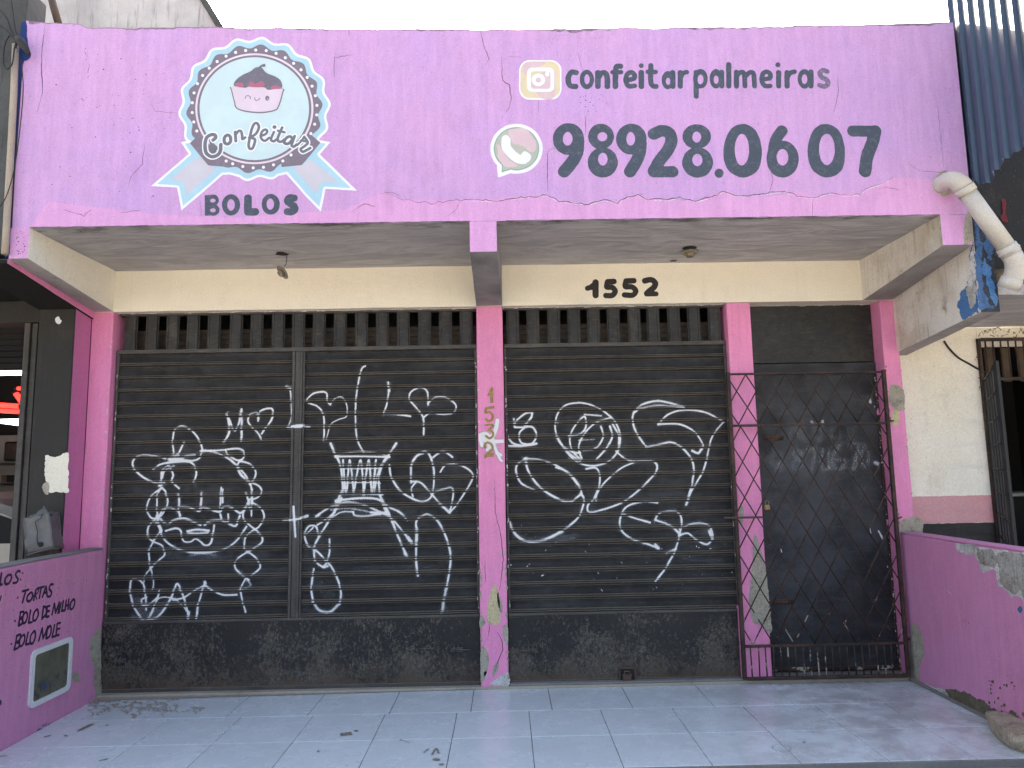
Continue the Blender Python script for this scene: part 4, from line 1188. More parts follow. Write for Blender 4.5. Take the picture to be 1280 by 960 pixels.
sheet('cupcake_filling', 'p_red', FAS, [('P', [(165, 440), (200, 415), (270, 410), (300, 440), (275, 478), (210, 470)]), ('P', [(375, 450), (400, 405), (450, 400), (470, 425), (540, 395), (600, 400), (605, 460), (480, 478), (380, 468)]), ('P', [(700, 490), (760, 450), (860, 470), (868, 492), (780, 502)])], K8, off=.0080, res=.002, wob=.0012, wf=60, parent=badge)
sheet('cupcake_face', 'p_mauve', FAS, [('S', [(322, 645), (340, 610), (370, 603), (400, 625), (395, 650)], 6), ('S', [(465, 635), (475, 668), (505, 672), (535, 655), (538, 640)], 6), ('e', 655, 642, 31, 38), ('h', 665, 655, 9, 9)], K8, off=.0073, res=.0017, parent=badge)
T6 = (240, 140, 8)
ws = [('S', [(215, 285), (240, 262), (232, 235), (195, 232), (150, 262), (135, 330), (145, 410), (195, 450), (250, 440), (285, 400), (292, 330)], 17),
      ('C', [(357, 235), (328, 262), (330, 310), (362, 325), (388, 300), (386, 252)], 15),
      ('s', [(436, 205), (442, 295)], 14), ('S', [(440, 230), (470, 195), (495, 200), (505, 240), (508, 275), (535, 260)], 13),
      ('S', [(575, 262), (640, 225), (672, 160), (655, 118), (625, 125), (600, 180), (580, 270), (570, 330), (578, 368), (605, 370), (625, 330), (632, 278), (590, 262)], 13),
      ('S', [(690, 245), (740, 225), (755, 195), (735, 180), (705, 200), (690, 245), (705, 280), (735, 292), (775, 262)], 12),
      ('S', [(822, 205), (800, 255), (795, 285), (820, 298), (845, 280)], 12), ('e', 828, 155, 20, 19),
      ('S', [(905, 160), (880, 215), (860, 270), (870, 298), (900, 300), (925, 280)], 13), ('s', [(862, 192), (930, 208)], 11),
      ('C', [(985, 250), (950, 262), (925, 300), (940, 322), (975, 315), (1005, 275)], 14), ('S', [(1030, 245), (1010, 300), (1000, 335), (1020, 352), (1048, 330)], 13),
      ('S', [(1055, 335), (1100, 290), (1125, 250)], 11), ('s', [(1092, 290), (1150, 300)], 11), ('S', [(1128, 258), (1160, 310), (1130, 345), (1090, 375), (1110, 402), (1150, 385), (1185, 365)], 13)]
sheet('badge_name_outline', 'p_white', FAS, ws, T6, off=.0062, res=.0025, grow=.0090, parent=badge)
sheet('badge_name', 'p_text', FAS, ws + [('p', [(178, 285), (262, 378), (225, 410), (185, 385)])], T6, off=.0069, res=.0022, parent=badge)

# faded square camera icon and round telephone icon
def rrect(x0, x1, y0, y1, r):
    o = []
    for cx, cy, a0 in ((x1 - r, y1 - r, 0), (x0 + r, y1 - r, 90), (x0 + r, y0 + r, 180), (x1 - r, y0 + r, 270)):
        for k in range(7):
            a = math.radians(a0 + 15 * k)
            o.append((cx + r * math.cos(a), cy + r * math.sin(a)))
    return o
ic = sheet('camera_icon', 'p_white', FAS, [('p', rrect(314, 557, 115, 342, 62))], A3, off=.0010, res=.003, wob=.001, parent=shop)
sheet('icon_field', 'icon_y', FAS, [('p', rrect(322, 549, 123, 333, 56))], A3, off=.0017, res=.003, wob=.0008, parent=ic)
for p_ in (('P', [(335, 150), (360, 128), (420, 124), (470, 130), (430, 150), (380, 175), (350, 200)]), ('P', [(400, 210), (500, 170), (520, 200), (510, 330), (440, 330), (410, 290), (380, 240)])):
    sheet('icon_pink_patch', 'icon_p', FAS, [p_], A3, off=.0020, res=.003, wob=.004, wf=25, parent=ic)
sheet('camera_outline', 'p_white', FAS, [('p', rrect(360, 515, 159, 298, 30)), ('x', rrect(382, 494, 180, 280, 16)), ('e', 425, 229, 38, 36), ('h', 426, 230, 15, 15), ('e', 476, 195, 12, 15)], A3, off=.0024, res=.0025, wob=.0006, parent=ic)
ic = sheet('telephone_icon', 'p_white', FAS, [('e', 300, 622, 150, 143), ('p', [(185, 690), (195, 787), (300, 750)])], A3, off=.0010, res=.003, wob=.001, parent=shop)
sheet('icon_edge', 'icon_gd', FAS, [('e', 300, 622, 130, 124), ('p', [(215, 700), (215, 757), (290, 735)])], A3, off=.0017, res=.003, wob=.001, parent=ic)
sheet('icon_field', 'icon_g', FAS, [('e', 300, 622, 123, 117), ('p', [(222, 700), (221, 748), (290, 728)])], A3, off=.0024, res=.003, wob=.001, parent=ic)
for p_ in (('P', [(260, 520), (340, 510), (400, 560), (410, 620), (380, 640), (330, 600), (280, 590)]), ('P', [(190, 600), (215, 620), (260, 690), (300, 720), (230, 725), (195, 670)])):
    sheet('icon_pink_patch', 'icon_p', FAS, [p_], A3, off=.0028, res=.003, wob=.006, wf=25, parent=ic)
sheet('telephone_handset', 'p_white', FAS, [('S', [(240, 575), (243, 615), (275, 655), (310, 680), (340, 685)], 25), ('e', 238, 572, 24, 28), ('P', [(330, 650), (350, 637), (382, 660), (375, 690), (345, 705), (310, 690)])], A3, off=.0031, res=.0028, parent=ic)

# cracks and flaking on the parapet
I0 = (0, 0, 1)
sheet('repaired_plaster_band', 'lilac2', FAS, [('p', [(-2.9, 3.272)] + [tuple(FAS.to2(p)) for p in ((60, 252), (200, 268), (300, 272), (430, 262), (480, 240), (505, 250), (580, 250), (640, 246), (684, 244), (700, 252), (735, 255), (772, 252), (795, 244), (825, 250), (870, 251), (905, 238), (930, 247), (960, 246), (1000, 240), (1020, 247), (1050, 240), (1075, 243), (1090, 232), (1120, 222), (1190, 226))] + [(3.34, 3.272)])], metric=True, off=.0006, res=.006, wob=.0015, parent=shop)
mc = [(480, 240), (505, 250), (540, 254), (580, 250), (620, 251), (660, 246), (684, 244), (700, 252), (735, 255), (755, 250), (772, 254), (780, 247), (797, 243), (812, 249), (835, 250), (850, 246), (870, 251), (888, 247), (905, 238), (915, 244), (930, 245), (950, 243), (980, 239), (1000, 246), (1020, 247), (1035, 241), (1055, 244), (1075, 243), (1082, 236), (1098, 231), (1118, 221)]
crack('crack', FAS, mc, .0052, parent=shop, seed=2, jag=.008, mat='crackd')
sheet('lifted_paint_lip', 'p_ring', FAS, [('s', [(p[0], p[1] + 1.3) for p in mc[3:]], .35)], off=.0013, res=.003, wob=.002, wf=80, parent=shop)
for k, (pts, w) in enumerate([([(600, 37), (604, 55), (611, 73), (607, 82)], .006), ([(627, 72), (628, 100), (636, 106), (639, 120), (637, 135), (631, 142)], .006), ([(694, 185), (684, 190), (684, 240)], .005), ([(635, 71), (650, 71)], .003),
        ([(418, 98), (418, 72), (440, 69)], .005), ([(436, 36), (436, 46)], .004), ([(57, 30), (52, 62), (53, 118), (47, 140)], .006), ([(112, 80), (110, 92)], .004), ([(190, 130), (194, 139), (224, 142)], .003), ([(181, 180), (178, 205), (163, 222), (160, 235)], .004),
        ([(80, 262), (105, 270), (115, 262)], .005), ([(150, 266), (175, 263)], .004), ([(440, 265), (455, 255), (470, 258)], .005), ([(500, 245), (488, 240), (478, 242)], .004), ([(1042, 140), (1048, 115), (1047, 95)], .004), ([(732, 145), (732, 168)], .004),
        ([(673, 125), (673, 140)], .003), ([(960, 245), (966, 225), (962, 205)], .003), ([(1015, 272), (1016, 250)], .003), ([(1098, 236), (1108, 234), (1125, 238)], .004), ([(575, 252), (570, 262), (560, 270)], .003), ([(1170, 120), (1176, 170), (1180, 215)], .003), ([(250, 250), (252, 272)], .003), ([(730, 95), (722, 65)], .003), ([(1130, 200), (1150, 214), (1198, 216)], .003)]):
    crack('crack', FAS, pts, w * .8, parent=shop, seed=20 + k, jag=.003)
# specks of chipped paint on the left
rs = random.Random(5)
ops = []
for i in range(190):
    u, v = rs.random(), rs.random()
    x, y = (rs.gauss(150, 75), rs.gauss(150, 60)) if i < 120 else (rs.uniform(15, 36), rs.uniform(288, 318))
    if i >= 165: x, y = rs.uniform(720, 760), rs.uniform(120, 150)
    if not (20 < x < 560 or i >= 165) or not (40 < y < 320): continue
    if x > 215 and i < 120: continue
    r = rs.uniform(.25, .75)
    ops.append(('e', x, y, r * rs.uniform(.6, 1.6), r))
sheet('paint_specks', 'crackm', FAS, ops, off=.0011, res=.0022, parent=shop, kind='stuff')
sheet('blue_edge_paint', 'bluestrip', FAS, [('p', [(27, 28), (33, 28), (36, 66), (29, 80), (24, 130), (19, 190), (14, 250), (12, 318), (8, 322), (4, 318), (8, 240), (14, 170), (21, 100)]), ('P', [(28, 62), (37, 64), (38, 72), (30, 76)])], off=.0014, res=.003, wob=.003, wf=40, parent=shop)
# broken plaster on the right end of the parapet
sheet('bare_plaster', 'cementpatch', FAS, [('P', [(1207, 272), (1213, 262), (1222, 270), (1214, 285), (1216, 300), (1206, 305), (1204, 290)])], off=.0012, res=.003, wob=.004, wf=40, parent=shop)
sheet('bare_plaster', 'cementpatch', FAS, [('e', 1181, 229, 13, 16)], off=.0011, res=.003, wob=.004, wf=40, parent=shop)
gxs = np.linspace(-3.0, 3.36, 420)
gv = []
for x in gxs:
    d_ = .006 + max(0, .030 * mnoise.noise(V((x * 2.1, 4, 1))) + .018 * mnoise.noise(V((x * 17, 1, 5))))
    gv += [(x, -D0 - .0009, ztop(x) - .0008), (x, -D0 - .0009, ztop(x) - d_)]
mesh('top_edge_grime', gv, [(2 * i, 2 * i + 1, 2 * i + 3, 2 * i + 2) for i in range(419)], 'topgrime', shop)
# thin pink lip and dirt at canopy edge
mesh('canopy_edge_stain', [(x, -D0 - .0004 + .0, z) for x in np.linspace(-2.9, 3.15, 80) for z in (ZC + .0005, ZC + .006 + .009 * (mnoise.noise(V((x * 4, 1, 1))) + .3 * mnoise.noise(V((x * 21, 1, 1)))))],
     [(2 * i, 2 * i + 2, 2 * i + 3, 2 * i + 1) for i in range(79) if not (-.06 < -2.9 + 6.05 * i / 79 < .2)], 'blackwall', shop)

# centre pillar: cracks, patches, brass numbers, spray star
PIL = Plane(1, .002, -1)
for pts, w in (([(618, 600), (619, 640), (627, 672), (629, 700), (626, 730), (622, 745), (625, 765)], .005), ([(622, 790), (627, 800), (629, 812), (624, 822), (618, 840)], .006), ([(606, 700), (607, 728)], .004), ([(610, 800), (613, 770)], .003), ([(630, 728), (634, 725), (633, 700)], .003)):
    crack('crack', PIL, pts, w, parent=p_mid, mat='crackd', jag=.003, seed=int(pts[0][0] * 7 + pts[0][1]))
sheet('bare_plaster', 'yellowpatch', PIL, [('P', [(617, 731), (622, 738), (625, 755), (625, 778), (617, 781), (609, 776), (611, 750)])], off=.0012, res=.003, wob=.003, wf=50, parent=p_mid, label='yellow flaked patch low on the pillar')
sheet('bare_plaster', 'cementpatch', PIL, [('P', [(621, 740), (627, 750), (628, 765), (624, 762)]), ('P', [(600, 770), (605, 772), (606, 780), (600, 784)]), ('P', [(601, 810), (608, 812), (611, 828), (606, 848), (601, 852)]), ('P', [(628, 782), (635, 785), (635, 805), (630, 800)]), ('P', [(617, 833), (623, 828), (622, 838), (616, 845)])], off=.0012, res=.003, wob=.003, wf=50, parent=p_mid, label='grey bare patches low on the pillar')
sheet('bare_plaster', 'whitepeel', PIL, [('P', [(626, 845), (635, 840), (636, 857), (622, 857), (612, 855)]), ('P', [(605, 842), (610, 838), (608, 848)])], off=.0012, res=.003, wob=.005, wf=60, parent=p_mid)
N8 = (590, 470, 8)
graffiti('sprayed_star', p_mid, .006, X1 - .006, [(N8, [(70, 625), (120, 640), (200, 650), (260, 655), (320, 650)], 17, 1, .4), (N8, [(255, 445), (240, 520), (205, 600), (160, 650)], 18, 1, .4), (N8, [(90, 600), (140, 590), (180, 640)], 26, 1, .4), (N8, [(210, 670), (240, 740), (280, 830), (300, 850)], 15, 1, .4), (N8, [(190, 690), (150, 740)], 14, 1, .4), (N8, [(85, 640), (100, 690)], 18, 1, .4), (N8, [(250, 770), (290, 790)], 16, .9, .4), (N8, [(170, 640), (190, 690)], 32, 1, .4)],
         None, rs_=1 / 8, flat=.002, zlo=1.55, zhi=2.1, res=.003)
def house_digit(ops, label):
    o = sheet('house_number', 'brass', PIL, ops, N8, off=.0065, res=.0016, parent=p_mid, label=label)
    bm = bmesh.new(); bm.from_mesh(o.data)
    bmesh.ops.remove_doubles(bm, verts=bm.verts, dist=.00002)
    r = bmesh.ops.extrude_face_region(bm, geom=bm.faces[:])
    for v in [g for g in r['geom'] if isinstance(g, bmesh.types.BMVert)]:
        v.co.y += .0055
    bmesh.ops.recalc_face_normals(bm, faces=bm.faces)
    bm.to_mesh(o.data); bm.free()
house_digit([('S', [(165, 190), (180, 150), (195, 118)], 7), ('p', [(185, 120), (212, 118), (212, 270), (180, 270)]), ('S', [(160, 195), (185, 185)], 6)], 'brass digit 1, topmost')
house_digit([('s', [(145, 322), (210, 312)], 13), ('S', [(140, 330), (135, 365), (175, 360), (205, 395), (198, 438), (165, 452), (138, 430)], 11)], 'brass digit 5')
house_digit([('S', [(140, 492), (190, 485), (212, 498), (172, 535)], 9), ('S', [(165, 540), (205, 560), (208, 600), (175, 622), (140, 600)], 11)], 'brass digit 3')
house_digit([('S', [(130, 715), (125, 690), (155, 665), (195, 685), (205, 730), (170, 770), (135, 805)], 11), ('p', [(122, 790), (150, 765), (215, 772), (215, 805), (150, 808), (128, 830)])], 'brass digit 2, lowest')
# white flakes on pillar edges
sheet('bare_plaster', 'cementpatch', PIL, [('P', [(943, 668), (952, 690), (958, 720), (962, 760), (964, 790), (950, 782), (940, 775), (936, 750), (940, 710)]), ('P', [(925, 628), (930, 640), (926, 655), (924, 640)])], off=.0012, res=.004, wob=.006, wf=25, parent=p_door, label='large beige bare patch behind the lattice')
sheet('bare_plaster', 'cementpatch', PIL, [('P', [(1112, 483), (1124, 482), (1131, 495), (1129, 512), (1118, 512), (1111, 500)])], off=.0012, res=.003, wob=.004, wf=30, parent=p_right)
sheet('bare_plaster', 'yellowpatch', PIL, [('P', [(1115, 515), (1124, 514), (1123, 530), (1116, 531)])], off=.0012, res=.003, wob=.004, wf=40, parent=p_right)
sheet('bare_plaster', 'cementpatch', PIL, [('P', [(1127, 650), (1150, 648), (1152, 668), (1128, 672)])], off=.0013, res=.003, wob=.004, wf=40, parent=p_right)
# trim strip at the foot of the gate pillar
rbox('pillar_trim', X2 - .032, X2 - .001, .006, .078, .02, .56, 'pink', shop, bevel=.003, amp=(.001, 0, 0))

# chipped edges: little flecks of lost paint along the pillar corners
def chips(plane, x, z0, z1, n_, mat, parent, seed, r=.006, spread=.006, name='chipped_edge'):
    rr_ = random.Random(seed)
    ops = []
    for _ in range(n_):
        z = z0 + (z1 - z0) * rr_.random()
        a_ = r * rr_.uniform(.3, 1.4)
        ops.append(('e', x + rr_.uniform(-spread, spread), z, a_ * .7, a_ * rr_.uniform(.8, 2.6)))
    sheet(name, mat, plane, ops, metric=True, off=.0013, res=.0028, wob=.003, wf=90, parent=parent, kind='stuff')
chips(PIL, X1 - .008, .05, 1.0, 22, 'cementpatch', p_mid, 1, .009)
chips(PIL, .008, .03, .9, 20, 'cementpatch', p_mid, 2, .009)
chips(PIL, .008, .9, 2.8, 14, 'whitepeel', p_mid, 3, .004)
chips(PIL, X2 + .008, .1, 2.7, 26, 'whitepeel', p_door, 4, .004)
chips(PIL, XA - .008, .05, 2.85, 34, 'whitepeel', p_left, 5, .005)
chips(PIL, X4 + .006, .3, 2.9, 22, 'mould', p_right, 6, .005)
chips(PIL, X5 - .006, .9, 2.9, 24, 'cementpatch', p_right, 7, .006)
# ================================================================== STREET DOOR
DX0, DX1 = X3 + .003, X4 - .004
door = rbox('street_door', DX0, DX1, .14, .17, .045, 2.45, 'doorpaint', shop, bevel=.002, step=5, amp=(0, 0, 0), label='black sheet metal street door with chalky faded writing')
rbox('door_transom', DX0, DX1, .142, .17, 2.456, ZL - .002, 'transom', shop, bevel=.003, step=5, amp=(0, 0, 0))
box('door_rail', DX0, DX1, .132, .1395, 2.36, 2.448, 'doorpaint', door)
for x in (DX0, DX1 - .02):
    box('door_stile', x, x + .02, .130, .1395, .045, 2.358, 'rustbar', door)
box('door_foot_rail', DX0, DX1, .128, .139, .046, .075, 'rustbar', door)
DP = Plane(1, .14, -1)
def bolt(px):
    q = DP.to2(px)
    bm = bmesh.new()
    add_box(bm, q[0] - .075, q[0] + .02, .128, .1392, q[1] - .022, q[1] + .018)
    add_tube(bm, [(q[0] - .11, .118, q[1]), (q[0] + .03, .118, q[1])], .009, 6)
    bmesh.ops.bevel(bm, geom=[e for e in bm.edges if e.calc_length() > .03], offset=.003, segments=1, affect='EDGES')
    b = from_bm('door_bolt', bm, 'rust', door)
    box('keyhole', q[0] + .022, q[0] + .058, .133, .1393, q[1] - .022, q[1] + .012, 'int_dark', door)
bolt((970, 547)); bolt((982, 752))
graffiti('faded_writing', door, DX0 + .03, DX1 - .03, [((880, 340, 3.692), p, r, a_ * .9, .9) for p, r, a_ in [
    ([(312, 850), (330, 830), (352, 845), (355, 880), (330, 905), (312, 880), (325, 860)], 8, .20), ([(352, 880), (345, 915)], 8, .2),
    ([(430, 820), (408, 840), (430, 862), (450, 885), (430, 912), (408, 890), (430, 862), (448, 840), (430, 820)], 6, .30),
    ([(475, 820), (515, 818), (505, 870), (495, 915)], 6, .28), ([(545, 820), (545, 905), (575, 905)], 6, .3), ([(575, 820), (575, 910)], 6, .28),
    ([(625, 800), (595, 850), (600, 900), (640, 905), (650, 870), (610, 865)], 7, .32), ([(665, 800), (710, 795), (700, 860), (690, 910)], 7, .3), ([(740, 800), (725, 850), (745, 900), (760, 850), (742, 800)], 7, .28),
    ([(390, 770), (415, 700), (440, 770)], 6, .2), ([(455, 695), (455, 770), (480, 772)], 6, .2), ([(510, 695), (512, 760), (535, 765), (545, 690)], 6, .22), ([(625, 700), (595, 705), (592, 760), (628, 768), (630, 735)], 6, .22), ([(665, 700), (668, 765), (695, 765), (700, 700)], 6, .18), ([(400, 745), (430, 745)], 5, .18),
    ([(496, 690), (500, 700)], 5, .5), ([(547, 688), (549, 700)], 5, .5), ([(765, 590), (768, 602)], 5, .8), ([(788, 620), (795, 632)], 3, .8), ([(790, 880), (812, 890)], 7, .7), ([(818, 850), (822, 860)], 4, .7), ([(828, 795), (830, 812)], 3, .7)]]
    + [((880, 600, 3.692), [(x, y), (x + dx, y + dy)], r, .85, .3) for x, y, dx, dy, r in [(805, 235, 15, 25, 3), (815, 255, 8, 15, 3), (860, 385, 12, 20, 6), (850, 400, 10, 6, 5), (820, 30, 4, 14, 3), (835, 55, 5, 12, 3), (765, 215, 5, 30, 2), (845, 320, 12, 10, 2), (840, 10, 6, 10, 3), (355, 320, 3, 12, 2), (915, 465, 4, 12, 4)]],
    None, rs_=1 / 3.692, flat=.1398, zlo=.10, zhi=2.35, res=.0045)

DS = Plane(1, .130, -1)
chips(DS, DX0 + .010, .1, 2.35, 40, 'whitepeel', door, 11, .004, .009)
chips(DS, DX1 - .010, .1, 2.35, 60, 'whitepeel', door, 12, .004, .009)
chips(DS, DX1 - .012, .1, 2.35, 16, 'pink', door, 15, .008, .009)
chips(Plane(1, .142, -1), DX0 + .02, 2.5, 2.92, 22, 'whitepeel', door, 13, .006, .012)
chips(Plane(1, .142, -1), DX1 - .015, 2.5, 2.92, 26, 'rust', door, 14, .006, .010)
for sh_, x_, sd_ in ((sh1, XA + .022, 21), (sh1, -.014, 22), (sh2, X1 + .016, 23), (sh2, X2 - .014, 24)):
    chips(Plane(1, .060, -1), x_, .55, 2.58, 26, 'whitepeel', sh_, sd_, .006, .006)
# ================================================================== LATTICE SECURITY GATE
gate = empty('lattice_gate', (1.97, -.06, .04), category='gate', label='rusty lattice security gate standing in front of the black street door')
GY = -.06
def bar(name, p, q, r=.006, mat='rustbar', flat=None, parent=gate):
    bm = bmesh.new()
    add_tube(bm, [p, q], r, 6)
    return from_bm(name, bm, mat, parent)
gx0, gx1 = 1.972, 3.200
zz = [.05, .283, 1.236, 1.938, 2.343]
def gframe(name, x0, x1, z0, z1, t=.010):
    return box(name, x0, x1, GY - t, GY + t, z0, z1, 'rustrail', gate, bevel=.002)
gframe('gate_stile', gx0 - .016, gx0 + .012, .045, 2.36, .014)
gframe('gate_stile', gx1 - .012, gx1 + .014, .045, 2.36, .014)
for z, t in ((.05, .014), (.283, .012), (1.938, .012), (2.343, .010)):
    box('gate_rail', gx0 + .013, gx1 - .013, GY - t, GY + t, z - t * .75, z + t * .75, 'rustrail', gate, bevel=.002)
box('gate_bolt', gx0 - .10, gx0 + .20, GY - .03, GY - .015, 1.228, 1.243, 'rust', gate, bevel=.004)
# lattice bars
def clip_line(xa, za, sl, z0, z1):
    """points of the line x = xa + sl*(z-za) between z0, z1 clipped to the gate width"""
    pts = []
    a, b = z0, z1
    f = lambda z: xa + sl * (z - za)
    for lim, sgn in ((gx0 + .012, 1), (gx1 - .012, -1)):
        zi = za + (lim - xa) / sl
        if sgn * sl > 0: a = max(a, zi)
        else: b = min(b, zi)
    if b - a < .05: return None
    return (f(a), a), (f(b), b)
SP = .1555
for (z0, z1, cells, x_first) in ((zz[1] + .008, zz[3] - .008, 6, gx0 + .075), (zz[3] + .008, zz[4] - .006, 1.5, gx0 + .06)):
    # nodes on the lower bar at x_first + k*SP ; each line moves SP/2 for half a cell
    h = (z1 - z0) / cells
    sl = SP / h
    ks = range(-int(cells) - 3, int(1.3 / SP) + int(cells) + 4)
    for k in ks:
        for s in (1, -1):
            c = clip_line(x_first + k * SP, z0, s * sl, z0, z1)
            if c:
                (xa, za), (xb, zb) = c
                yy = GY + s * .0042
                bar('lattice_bar', (xa, yy, za), (xb, yy, zb), .0047)
n = 22
for i in range(1, n):
    x = gx0 + (gx1 - gx0) * i / n
    dx = random.uniform(-.004, .004)
    bar('foot_bar', (x, GY, .062), (x + dx, GY, .274), .0052)
# hinge arms from the right pillar
for z in (.30, 1.20, 1.95):
    bar('hinge_arm', (gx1 + .004, GY, z), (X4 + .03, .0, z + .01), .007)
lk = empty('gate_padlock', (2.10, -.09, 1.36), category='padlock', label='small rusty padlock hanging on the lattice gate at mid height')
q = un((959, 632), 1, -.085)
bm = bmesh.new()
add_box(bm, q[0] - .02, q[0] + .02, -.094, -.072, q[2] - .03, q[2] + .005)
bmesh.ops.bevel(bm, geom=bm.edges[:], offset=.005, segments=2, affect='EDGES')
from_bm('lock_body', bm, 'brass', lk)
tube('shackle', [(q[0] - .013, -.083, q[2]), (q[0] - .013, -.083, q[2] + .03), (q[0], -.083, q[2] + .04), (q[0] + .013, -.083, q[2] + .03), (q[0] + .013, -.083, q[2])], .004, 'steelbox', lk, 6)

# ================================================================== LOW SIDE WALLS
def lowwall(name, x0, x1, y0, ztops, label, side):
    """wall along y, top height a little uneven"""
    bm = bmesh.new()
    add_box(bm, x0, x1, y0, -.003, -.035, ztops)
    rough(bm, .012, .12, (0, .002, .004))
    return from_bm(name, bm, 'magenta', None, category='wall', label=label)
WT = 1.085
lw = lowwall('low_wall', XWL - .13, XWL, -1.9, WT, 'low magenta wall with painted cake list and small meter window, left of the shutters', -1)
rw = lowwall('low_wall', XWR, XWR + .13, -1.9, WT, 'low magenta wall with flaking white patch, right of the street door', 1)
WL = Plane(0, XWL, 1); WR = Plane(0, XWR, -1)
W7 = (0, 700, 7.385)
rr = 11.5
txt = [('s', [(12, 122), (-4, 228), (16, 226)], rr + 1), ('C', [(72, 142), (46, 175), (48, 220), (78, 215), (104, 168), (98, 138)], rr + 1), ('S', [(183, 106), (165, 100), (143, 130), (150, 155), (165, 178), (150, 208), (120, 212)], rr), ('e', 208, 120, 7, 10), ('e', 190, 182, 7, 10),
       ('s', [(9, 335), (-2, 375)], 9), ('s', [(163, 343), (160, 352)], 8),
       ('s', [(205, 290), (262, 274)], rr), ('s', [(236, 285), (205, 393)], rr), ('C', [(280, 302), (253, 330), (248, 372), (272, 380), (298, 342), (296, 306)], rr), ('s', [(330, 278), (310, 370)], rr), ('S', [(330, 272), (352, 270), (348, 300), (320, 322)], 8), ('s', [(324, 322), (340, 362)], 8), ('s', [(345, 262), (405, 246)], rr), ('s', [(378, 256), (362, 350)], rr), ('s', [(390, 340), (424, 242), (434, 332)], rr), ('s', [(402, 305), (432, 300)], rr), ('S', [(488, 226), (468, 226), (452, 262), (474, 298), (464, 332), (440, 338)], rr),
       ('e', 137, 563, 8, 11), ('s', [(188, 482), (170, 603)], rr), ('S', [(185, 484), (215, 478), (210, 518), (180, 540)], rr), ('S', [(180, 540), (206, 552), (200, 588), (170, 605)], rr), ('C', [(240, 482), (212, 515), (210, 578), (234, 574), (252, 520)], rr), ('s', [(280, 465), (262, 580), (294, 574)], rr), ('C', [(340, 456), (310, 495), (304, 556), (330, 552), (352, 502)], rr),
       ('s', [(400, 432), (386, 545)], rr), ('S', [(398, 430), (425, 440), (422, 498), (386, 545)], rr), ('s', [(455, 424), (436, 430), (424, 526), (449, 520)], rr), ('s', [(433, 476), (453, 470)], rr), ('s', [(478, 503), (500, 402), (512, 485), (546, 390), (534, 490)], rr), ('s', [(562, 398), (545, 484)], rr), ('s', [(582, 380), (568, 470), (596, 465)], rr), ('s', [(610, 372), (600, 460)], rr), ('s', [(634, 364), (626, 450)], rr), ('s', [(604, 424), (632, 414)], rr), ('C', [(680, 362), (652, 395), (646, 448), (668, 448), (688, 400)], rr),
       ('e', 103, 775, 8, 11), ('s', [(155, 702), (130, 826)], rr), ('S', [(152, 700), (186, 690), (180, 735), (146, 760)], rr), ('S', [(146, 760), (176, 772), (168, 808), (130, 828)], rr), ('C', [(218, 690), (184, 730), (180, 790), (204, 788), (226, 735)], rr), ('s', [(257, 670), (235, 780), (267, 774)], rr), ('C', [(318, 656), (284, 695), (277, 762), (300, 768), (324, 712)], rr),
       ('s', [(356, 745), (388, 628), (396, 725), (440, 612), (424, 725)], rr), ('C', [(464, 608), (432, 650), (426, 712), (450, 712), (470, 662)], rr), ('s', [(502, 600), (480, 710), (516, 701)], rr), ('s', [(555, 580), (526, 590), (516, 698), (542, 692)], rr), ('s', [(522, 640), (550, 632)], rr)]
sheet('cake_list_lettering', 'inkwall', WL, txt, W7, off=.0012, res=.003, wob=.0012, wf=60, parent=lw)
# meter window
MF = un((35, 889), 0, XWL), un((88, 857), 0, XWL), un((87, 797), 0, XWL), un((38, 814), 0, XWL)
my0, my1, mz0, mz1 = -.815, -.375, .165, .527
mf = mesh('meter_frame', *(lambda o, i_: (
    [(XWL + .012, y, z) for y, z in o] + [(XWL + .012, y, z) for y, z in i_] + [(XWL - .02, y, z) for y, z in i_] + [(XWL + .0, y, z) for y, z in o],
    [(k, (k + 1) % len(o), len(o) + (k + 1) % len(o), len(o) + k) for k in range(len(o))] + [(len(o) + k, len(o) + (k + 1) % len(o), 2 * len(o) + (k + 1) % len(o), 2 * len(o) + k) for k in range(len(o))] + [(3 * len(o) + k, 3 * len(o) + (k + 1) % len(o), (k + 1) % len(o), k) for k in range(len(o))]))
    ([p for p in rrect(my0, my1, mz0, mz1, .045)], [p for p in rrect(my0 + .035, my1 - .035, mz0 + .035, mz1 - .035, .022)]), 'meterframe', lw)
ya, yb, za, zb = my0 + .03, my1 - .03, mz0 + .03, mz1 - .03
nb = NT('dim_meter_recess')
yy_, zz_ = nb.pos(1), nb.pos(2)
cb = nb.mix(nb.ramp(nb.noise(5, 5, .6, (1, 1, .8)), .35, .7), (.155, .15, .105), (.095, .092, .066))
cb = nb.mix(nb.math('MULTIPLY', nb.ramp(nb.noise(9, 5, .7, off=(1, 3, 0)), .48, .56), nb.ramp(zz_, .34, .27)), cb, (.06, .062, .055))
cb = nb.mix(nb.math('MULTIPLY', nb.ramp(nb.noise(14, 4, .7, off=(5, 3, 2)), .56, .62), nb.ramp(zz_, .36, .30)), cb, (.05, .09, .17))
M['meterback'] = nb.done(cb, .14, nb.noise(40, 3), .04, .002, spec=.7)
